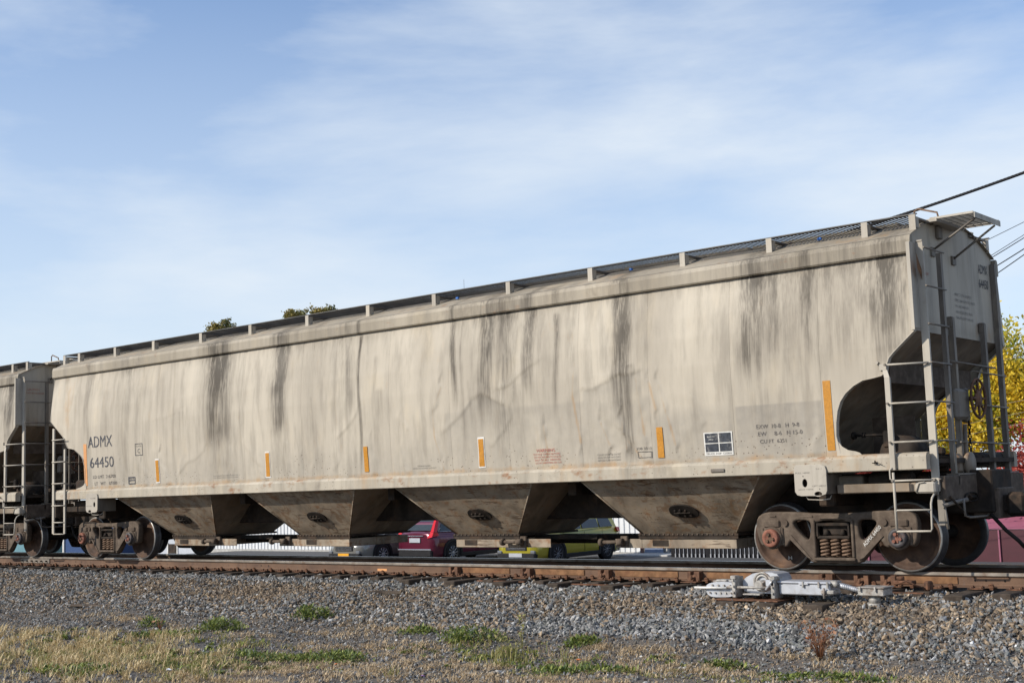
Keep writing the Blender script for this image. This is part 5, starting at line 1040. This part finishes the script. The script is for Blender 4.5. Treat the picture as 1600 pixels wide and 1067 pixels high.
# ---------------- cars
def suv(name, label, x, y, z, rz, paint, rear=True, rimmat='rim', cladding=True, plate='plate', tall_tail=False):
    root = thing(name, label, 'car', (x, y, z), rz)
    Lh, W2 = 2.24, .91
    st = [(-2.24, .62, .30, .80, .98), (-2.20, .86, .26, .82, 1.04), (-1.9, .90, .22, .84, 1.06), (-.9, .91, .22, .82, 1.04), (.0, .91, .22, .80, 1.01), (.9, .905, .22, .78, .99), (1.15, .90, .22, .78, 1.00), (1.75, .88, .22, .76, .93), (2.05, .84, .24, .70, .84), (2.20, .74, .28, .62, .74), (2.26, .55, .32, .58, .66)]
    m = MB(); V = []
    for (x_, w_, z0, zs, zt) in st:
        r = [(w_*.92, z0), (w_, z0+.14), (w_*1.0, (z0+zs)/2+.08), (w_*.985, zs), (w_*.90, zt), (w_*.45, zt+.035), (0, zt+.045)]
        ring = r+[(-a, b) for a, b in r[-2::-1]]; V += [(x_, a, b) for a, b in ring]
    k = 13; F = [(i*k+j, i*k+j+1, (i+1)*k+j+1, (i+1)*k+j) for i in range(len(st)-1) for j in range(k-1)]
    F += [(i*k+k-1, i*k, (i+1)*k, (i+1)*k+k-1) for i in range(len(st)-1)]
    m.add(V, F, 0, True); m.add([(q[0]-.001, q[1], q[2]) for q in V[:k]], [tuple(range(k))]); m.add([(q[0]+.001, q[1], q[2]) for q in V[-k:]], [tuple(range(k-1, -1, -1))]); obj('body', m.mesh('body', paint), root)
    b = [(-2.12, .80, 1.02), (1.12, .80, 1.0)]; t = [(-1.72, .62, 1.60), (.28, .62, 1.62)]
    m = MB(); mid = [(-1.98, .72, 1.36), (.72, .72, 1.36)]; V = []
    for (q0, q1) in ((b[0], b[1]), (mid[0], mid[1]), (t[0], t[1]), ((-1.55, .5, 1.66), (.1, .5, 1.67))): V += [(q0[0], -q0[1], q0[2]), (q1[0], -q1[1], q1[2]), (q1[0], q1[1], q1[2]), (q0[0], q0[1], q0[2])]
    F = [(i*4+j, i*4+(j+1) % 4, i*4+4+(j+1) % 4, i*4+4+j) for i in range(3) for j in range(4)]+[(12, 13, 14, 15)]; m.add(V, F); obj('cabin', m.mesh('cabin', paint), root)
    def pane(nm, Q, off, mat='glass'):
        Q = [Vector(q) for q in Q]; nn = (Q[1]-Q[0]).cross(Q[3]-Q[0]).normalized(); c = sum(Q, Vector())/4
        if nn.dot(c-Vector((0, 0, 1.2))) < 0: nn = -nn
        m = MB(); m.hexa([q-nn*.004 for q in Q], [q+nn*off for q in Q]); return obj(nm, m.mesh(nm, mat), root)
    for sy in (-1, 1):
        for (x0, x1, x0t, x1t) in ((-1.86, -1.15, -1.66, -1.10), (-1.08, -.16, -1.04, -.18), (-.08, .92, -.10, .30)):
            pane('side_window', [(x0, sy*.805, 1.07), (x1, sy*.805, 1.07), (x1t, sy*.645, 1.53), (x0t, sy*.645, 1.53)], .014)
    pane('rear_window', [(-2.12, -.66, 1.10), (-2.12, .66, 1.10), (-1.80, .56, 1.53), (-1.80, -.56, 1.53)], .03)
    pane('windshield', [(1.06, -.70, 1.06), (1.06, .70, 1.06), (.36, .58, 1.57), (.36, -.58, 1.57)], .02)
    tm_ = MB().lathe([(.22, -.10), (.32, -.11), (.345, -.08), (.35, .08), (.32, .11), (.22, .10), (.22, -.10)], (0, 0, 0), 'y', 28).mesh('wheel', 'tyre')
    rm = MB(); rm.lathe([(.235, 0), (.225, -.03), (.21, 0)], (0, 0, 0), 'y', 24); rm.lathe([(0, -.02), (.05, -.025), (.06, 0)], (0, 0, 0), 'y', 12)
    for q in range(10): a = 2*math.pi*q/10; rm.tube([(.04*math.cos(a), -.01, .04*math.sin(a)), (.22*math.cos(a+.1), -.012, .22*math.sin(a+.1))], .018, 4)
    rm.disc((0, .03, 0), .22, 'y', 20, 1); rmesh = rm.mesh('rim', [rimmat, 'plastic'])
    for wx in (-1.36, 1.32):
        for sy in (-1, 1):
            wh = obj('wheel', tm_, root, (wx, sy*.83, .35), (0, 0, 0 if sy < 0 else math.pi)); obj('rim', rmesh, wh, (0, -.075, 0))
            am_ = MB(); V = []; n = 18
            for q in range(n+1):
                a = math.pi*(-.08+1.16*q/n); V += [(wx+.37*math.cos(a), sy*.86, .36+.37*math.sin(a)), (wx+.45*math.cos(a), sy*.86, .36+.45*math.sin(a)), (wx+.45*math.cos(a), sy*.935, .36+.45*math.sin(a)), (wx+.37*math.cos(a), sy*.935, .36+.37*math.sin(a))]
            am_.add(V, [(q*4+j, q*4+(j+1) % 4, q*4+4+(j+1) % 4, q*4+4+j) for q in range(n) for j in range(4)]); obj('arch_trim', am_.mesh('arch_trim', 'plastic'), root)
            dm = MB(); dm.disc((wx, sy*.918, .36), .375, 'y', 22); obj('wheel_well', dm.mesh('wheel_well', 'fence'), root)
    m = MB(); m.box(-1.0, .95, -.93, -.86, .2, .34, 0, .02); m.box(-1.0, .95, .86, .93, .2, .34, 0, .02); obj('sill_trim', m.mesh('sill_trim', 'plastic'), root)
    m = MB(); m.box(-2.30, -2.12, -.80, .80, .24, .46, 0, .04); rbp = obj('rear_bumper', m.mesh('rear_bumper', 'plastic'), root); m = MB(); m.box(-2.315, -2.28, -.80, .80, .462, .51, 0, .012); m.box(-2.31, -2.28, -.6, .6, .22, .245); obj('bumper_strip', m.mesh('bumper_strip', 'chrome'), rbp)
    m = MB(); m.box(2.12, 2.31, -.76, .76, .24, .42, 0, .04); obj('front_bumper', m.mesh('front_bumper', 'plastic'), root)
    m = MB(); m.box(2.235, 2.285, -.42, .42, .50, .66, 0, .01); g = obj('grille', m.mesh('grille', 'plastic'), root); m = MB()
    for q in range(3): m.box(2.285, 2.30, -.38, .38, .525+q*.045, .535+q*.045)
    obj('grille_bar', m.mesh('grille_bar', 'chrome'), g)
    for sy in (-1, 1):
        m = MB(); m.hexa([(2.02, sy*.55, .60), (2.27, sy*.48, .60), (2.24, sy*.62, .60), (1.90, sy*.87, .62)], [(1.99, sy*.55, .74), (2.20, sy*.48, .70), (2.16, sy*.64, .71), (1.86, sy*.875, .77)]); obj('headlight', m.mesh('headlight', 'lampclear'), root)
        m = MB(); m.box(2.22, 2.30, sy*.66-.09, sy*.66+.09, .40, .50, 0, .02); obj('fog_lamp', m.mesh('fog_lamp', 'lampclear'), root)
        m = MB()
        if tall_tail: m.hexa([(-2.27, sy*.60, .86), (-2.27, sy*.83, .90), (-2.02, sy*.925, .95), (-2.12, sy*.60, .90)], [(-2.20, sy*.70, 1.06), (-2.20, sy*.84, 1.05), (-2.04, sy*.88, 1.05), (-2.12, sy*.70, 1.08)]); m.hexa([(-2.20, sy*.70, 1.06), (-2.20, sy*.84, 1.06), (-2.04, sy*.85, 1.06), (-2.10, sy*.70, 1.06)], [(-1.86, sy*.60, 1.56), (-1.86, sy*.68, 1.56), (-1.76, sy*.69, 1.56), (-1.78, sy*.60, 1.56)])
        else: m.hexa([(-2.25, sy*.60, .86), (-2.24, sy*.86, .88), (-2.00, sy*.925, .92), (-2.12, sy*.60, .88)], [(-2.24, sy*.60, 1.02), (-2.23, sy*.82, 1.03), (-2.02, sy*.865, 1.04), (-2.12, sy*.60, 1.04)])
        obj('tail_light', m.mesh('tail_light', 'lampred'), root)
        m = MB(); m.box(.70, .88, min(sy*.88, sy*1.05), max(sy*.88, sy*1.05), 1.03, 1.17, 0, .04); obj('wing_mirror', m.mesh('wing_mirror', 'plastic'), root)
        for hx_ in (-.85, .1): m = MB(); m.tube([(hx_, sy*.925, .86), (hx_+.18, sy*.925, .865)], .014, 6); obj('door_handle', m.mesh('door_handle', paint), root)
        m = MB()
        for dx_ in (-1.12, -.12, .98): m.box(dx_-.004, dx_+.004, sy*.918-.004, sy*.918+.004, .36, 1.0)
        obj('door_seam', m.mesh('door_seam', 'plastic'), root)
        m = MB(); m.tube([(-1.5, sy*.56, 1.68), (-1.3, sy*.56, 1.71), (.0, sy*.56, 1.71), (.1, sy*.56, 1.69)], .016, 6); obj('roof_rail', m.mesh('roof_rail', 'plastic'), root)
        if tall_tail: m = MB(); m.tube([(-1.95, sy*.815, 1.07), (-1.70, sy*.73, 1.28), (-1.60, sy*.68, 1.50)], .012, 4); m.tube([(-1.95, sy*.815, 1.07), (-.2, sy*.825, 1.05)], .010, 4); obj('window_trim', m.mesh('window_trim', 'chrome'), root)
    m = MB(); m.box(-2.275, -2.25, -.26, .26, .72, .87, 0, .004); obj('licence_plate', m.mesh('licence_plate', 'plate'), root); m = MB(); m.box(-2.29, -2.24, -.42, .42, .93, .955, 0, .006); obj('tailgate_bar', m.mesh('tailgate_bar', 'chrome'), root)
    m = MB(); m.box(2.30, 2.32, -.26, .26, .30, .42, 0, .004); obj('licence_plate', m.mesh('licence_plate', plate), root)
    return root
suv('parked_car', 'wine red SUV seen from behind, tall red tail lights, parked facing away', -22.9, 16.5, -1.22, math.pi/2-.03, 'cp_red', tall_tail=True)
suv('parked_car', 'olive yellow crossover parked facing the tracks in front of the white metal building', -18.3, 16.2, -1.22, -math.pi/2+.02, 'cp_green', rimmat='rimdark')
suv('parked_car', 'warm grey car with orange number plate parked left of the wine red SUV', -25.2, 15.3, -1.22, -math.pi/2+.02, 'cp_grey', plate='plateorange')

# ---------------- trees
def tree(x, y, z, h, crown, nleaf, mat, label, leaf=.10, trunk=.14, name='autumn_tree', cat='tree', seed=1, group=None):
    r = np.random.default_rng(seed); root = thing(name, label, cat, (x, y, z), group=group)
    cx, cy, cz, rx, ry, rz = crown
    m = MB(); m.tube([(0, 0, -.2), (.05, .02, h*.3), (-.05, 0, h*.6), (.02, 0, h*.9)], [trunk, trunk*.8, trunk*.5, trunk*.15], 8); obj('trunk', m.mesh('trunk', 'bark'), root)
    m = MB(); tips = []
    for k in range(22):
        a = r.uniform(0, 6.28); e = r.uniform(-.5, 1.0); zz = h*r.uniform(.25, .8); rr = r.uniform(.55, 1.0)
        tip = np.array([cx+rx*rr*math.cos(a)*math.cos(e), cy+ry*rr*math.sin(a)*math.cos(e), cz+rz*rr*math.sin(e)]); mid = np.array([tip[0]*.45, tip[1]*.45, (zz+tip[2])/2+.1])
        m.tube([(0, 0, zz), tuple(mid), tuple(tip)], [trunk*.35, trunk*.2, trunk*.06], 5); tips.append(tip); tips.append(mid*.5+tip*.5)
        for q in range(3):
            t2 = tip+r.normal(size=3)*np.array([rx, ry, rz])*.22; m.tube([tuple(mid*.4+tip*.6), tuple(t2)], [trunk*.12, trunk*.03], 4); tips.append(t2)
    obj('branches', m.mesh('branches', 'bark'), root)
    tips = np.array(tips); c = tips[r.integers(0, len(tips), nleaf)]+r.normal(size=(nleaf, 3))*np.array([rx, ry, rz])*.125
    u = r.normal(size=(nleaf, 3)); u /= np.linalg.norm(u, axis=1, keepdims=True); v = np.cross(u, r.normal(size=(nleaf, 3))); v /= np.linalg.norm(v, axis=1, keepdims=True); s = leaf*r.uniform(.5, 1.2, (nleaf, 1))
    V = np.stack([c-u*s, c+v*s*.5, c+u*s, c-v*s*.5], 1).reshape(-1, 3); F = np.arange(nleaf*4).reshape(-1, 4)
    obj('crown', np_mesh('crown', V, F, mat, {'rnd': np.repeat(np.clip(r.normal(.66, .28, nleaf)+.32*np.sin(c[:, 0]*2.6+c[:, 2]*2.1+c[:, 1]), 0, 1), 4)}), root)
    return root
tree(-4.6, 22.5, -1.3, 6.4, (0, 0, 4.1, 2.7, 2.3, 2.7), 24000, 'yleaf', 'yellow leaved autumn tree behind the right end of the wagon, reaching the right edge', .08, seed=3)
tree(-7.6, 23.5, -1.3, 5.0, (0, 0, 3.2, 1.9, 1.6, 2.1), 12000, 'yleaf', 'smaller yellow green tree seen between the ladder posts', .08, .11, seed=4)
tree(-3.6, 19.5, -1.3, 3.4, (0, 0, 1.9, 1.9, 1.2, 1.6), 16000, 'rleaf', 'red leaved bush below the yellow tree at the right edge', .07, .07, 'red_bush', 'bush', 5)
tree(-9.2, 21.5, -1.2, 3.6, (0, 0, 1.9, 2.4, 1.2, 1.3), 12000, 'rleaf', 'low red bush seen between the wagon end posts', .07, .07, 'red_bush', 'bush', 6)
tree(-26.6, 19.2, -1.22, 2.2, (0, 0, 1.3, 1.2, .5, 1.2), 3500, 'gleaf', 'green bush between the grey car and the metal building', .07, .05, 'green_bush', 'bush', 9)
bt = thing('bare_tree', 'bare twiggy tree at the upper right edge behind the yellow tree', 'tree', (-2.6, 26, -1.3)); m = MB(); r_ = np.random.default_rng(12); m.tube([(0, 0, 0), (0, 0, 3), (.1, 0, 6)], [.15, .1, .04], 7)
for k in range(60):
    a = r_.uniform(0, 6.28); z0 = r_.uniform(3, 6); d = np.array([math.cos(a)*1.2, math.sin(a)*1.2, r_.uniform(.4, 1.6)]); p0 = np.array([0, 0, z0]); m.tube([p0, p0+d*.6+r_.normal(size=3)*.1, p0+d*1.3+r_.normal(size=3)*.2], [.025, .014, .005], 4)
obj('branches', m.mesh('branches', 'bark'), bt)
for (x_, y_, zt, nl, sd, lb, r0) in ((-67.3, 40, 13.9, 420, 21, 'tall tree top with thin reddish leaves peeking over the wagon roof, leftmost', .9), (-59.0, 40, 13.7, 420, 22, 'dark leafy tree top peeking over the wagon roof, second from the left', .9), (-56.2, 40, 13.6, 340, 23, 'dark leafy tree top peeking over the wagon roof, third from the left', .8)):
    tree(x_, y_, -2.7, zt+2.3, (0, 0, zt+2.05, r0*1.1, r0, .6), nl*4, 'gleaf', lb, .12, .22, 'distant_tree', 'tree', sd, group='tree tops far behind the wagon')
m = MB(); m.tube([(0, 0, 0), (-.12, 0, 15.75)], [.05, .008], 6); thing('aerial_mast', 'thin slanted aerial rod rising over the wagon roof', 'mast', (-43.5, 40, -2), me=m.mesh('aerial_mast', 'cable'))
# ---------------- overhead wires
def wire(p, q, r, label, t0=-1.0, t1=3.5, sag=.25, mat='cable', group=None, extra=None):
    p, q = Vector(p), Vector(q); P = []
    for k in range(25):
        t = t0+(t1-t0)*k/24; v = p+(q-p)*t; u = (t-t0)/(t1-t0); v.z += sag*((2*u-1)**2-((2*(0-t0)/(t1-t0)-1)**2)*(1-t)-((2*(1-t0)/(t1-t0)-1)**2)*t); P.append(v-p)
    m = MB(); m.tube(P, r, 6)
    if extra: extra(m, [Vector(v) for v in P])
    thing('overhead_cable', label, 'cable', p, group=group, me=m.mesh('overhead_cable', mat))
def wraps(m, P):
    for a, b in zip(P[:-1], P[1:]):
        n = 6
        for k in range(n): c = a.lerp(b, k/n); d = (b-a).normalized(); m.tube([c+Vector((0, -.03, .01)), c+d*.09+Vector((0, .03, .035))], .012, 4)
wire((-4.112, 12.0, 7.408), (-1.352, 12.0, 7.877), .034, 'thick black overhead cable rising to the right edge above the wagon', extra=wraps)
wire((-2.276, 12.0, 6.484), (-1.437, 12.0, 6.766), .007, 'uppermost thin wire right of the wagon end', -2, 8, .1)
wire((-2.262, 12.0, 6.097), (-1.459, 12.0, 6.478), .007, 'second thin wire from the top, with a small splice, right of the wagon end', -2, 8, .1)
wire((-2.262, 12.02, 6.05), (-1.459, 12.02, 6.42), .010, 'kinked black wire close below the spliced one', -2, 8, .25)
wire((-2.15, 12.0, 5.846), (-1.484, 12.0, 6.162), .012, 'thicker lower black wire of the bundle at the right edge', -2, 8, .1)
wire((-2.088, 12.0, 5.706), (-1.493, 12.0, 6.032), .011, 'lowest black wire of the bundle at the right edge', -2, 8, .1)
for (za, zb_), ord_ in zip(((4.05, 4.28), (3.75, 4.02), (2.62, 2.95), (2.30, 2.66), (2.02, 2.40)), ('uppermost', 'second', 'middle', 'fourth', 'lowest')):
    wire((-5.25, 15, za), (-2.75, 15, zb_), .006, ord_+' of the five thin wires crossing in front of the yellow tree', -3, 4, .1, 'endrail', group='thin wires in front of the yellow tree')
# small blue bits caught under the running board
m = MB().box(-.03, .03, -.02, .02, 0, .04, 0, .008).mesh('plastic_scrap', 'bluebit')
for (x_, y_, lb) in ((-6.66, -1.15, 'bright blue plastic scrap caught under the roof walk near the middle'), (-3.1, -1.1, 'blue plastic scrap under the roof walk right of the middle'), (.05, -1.1, 'blue plastic scrap under the roof walk near the right end')):
    thing('plastic_scrap', lb, 'litter', (x_, y_, float(roofz(y_))+.02), me=m)
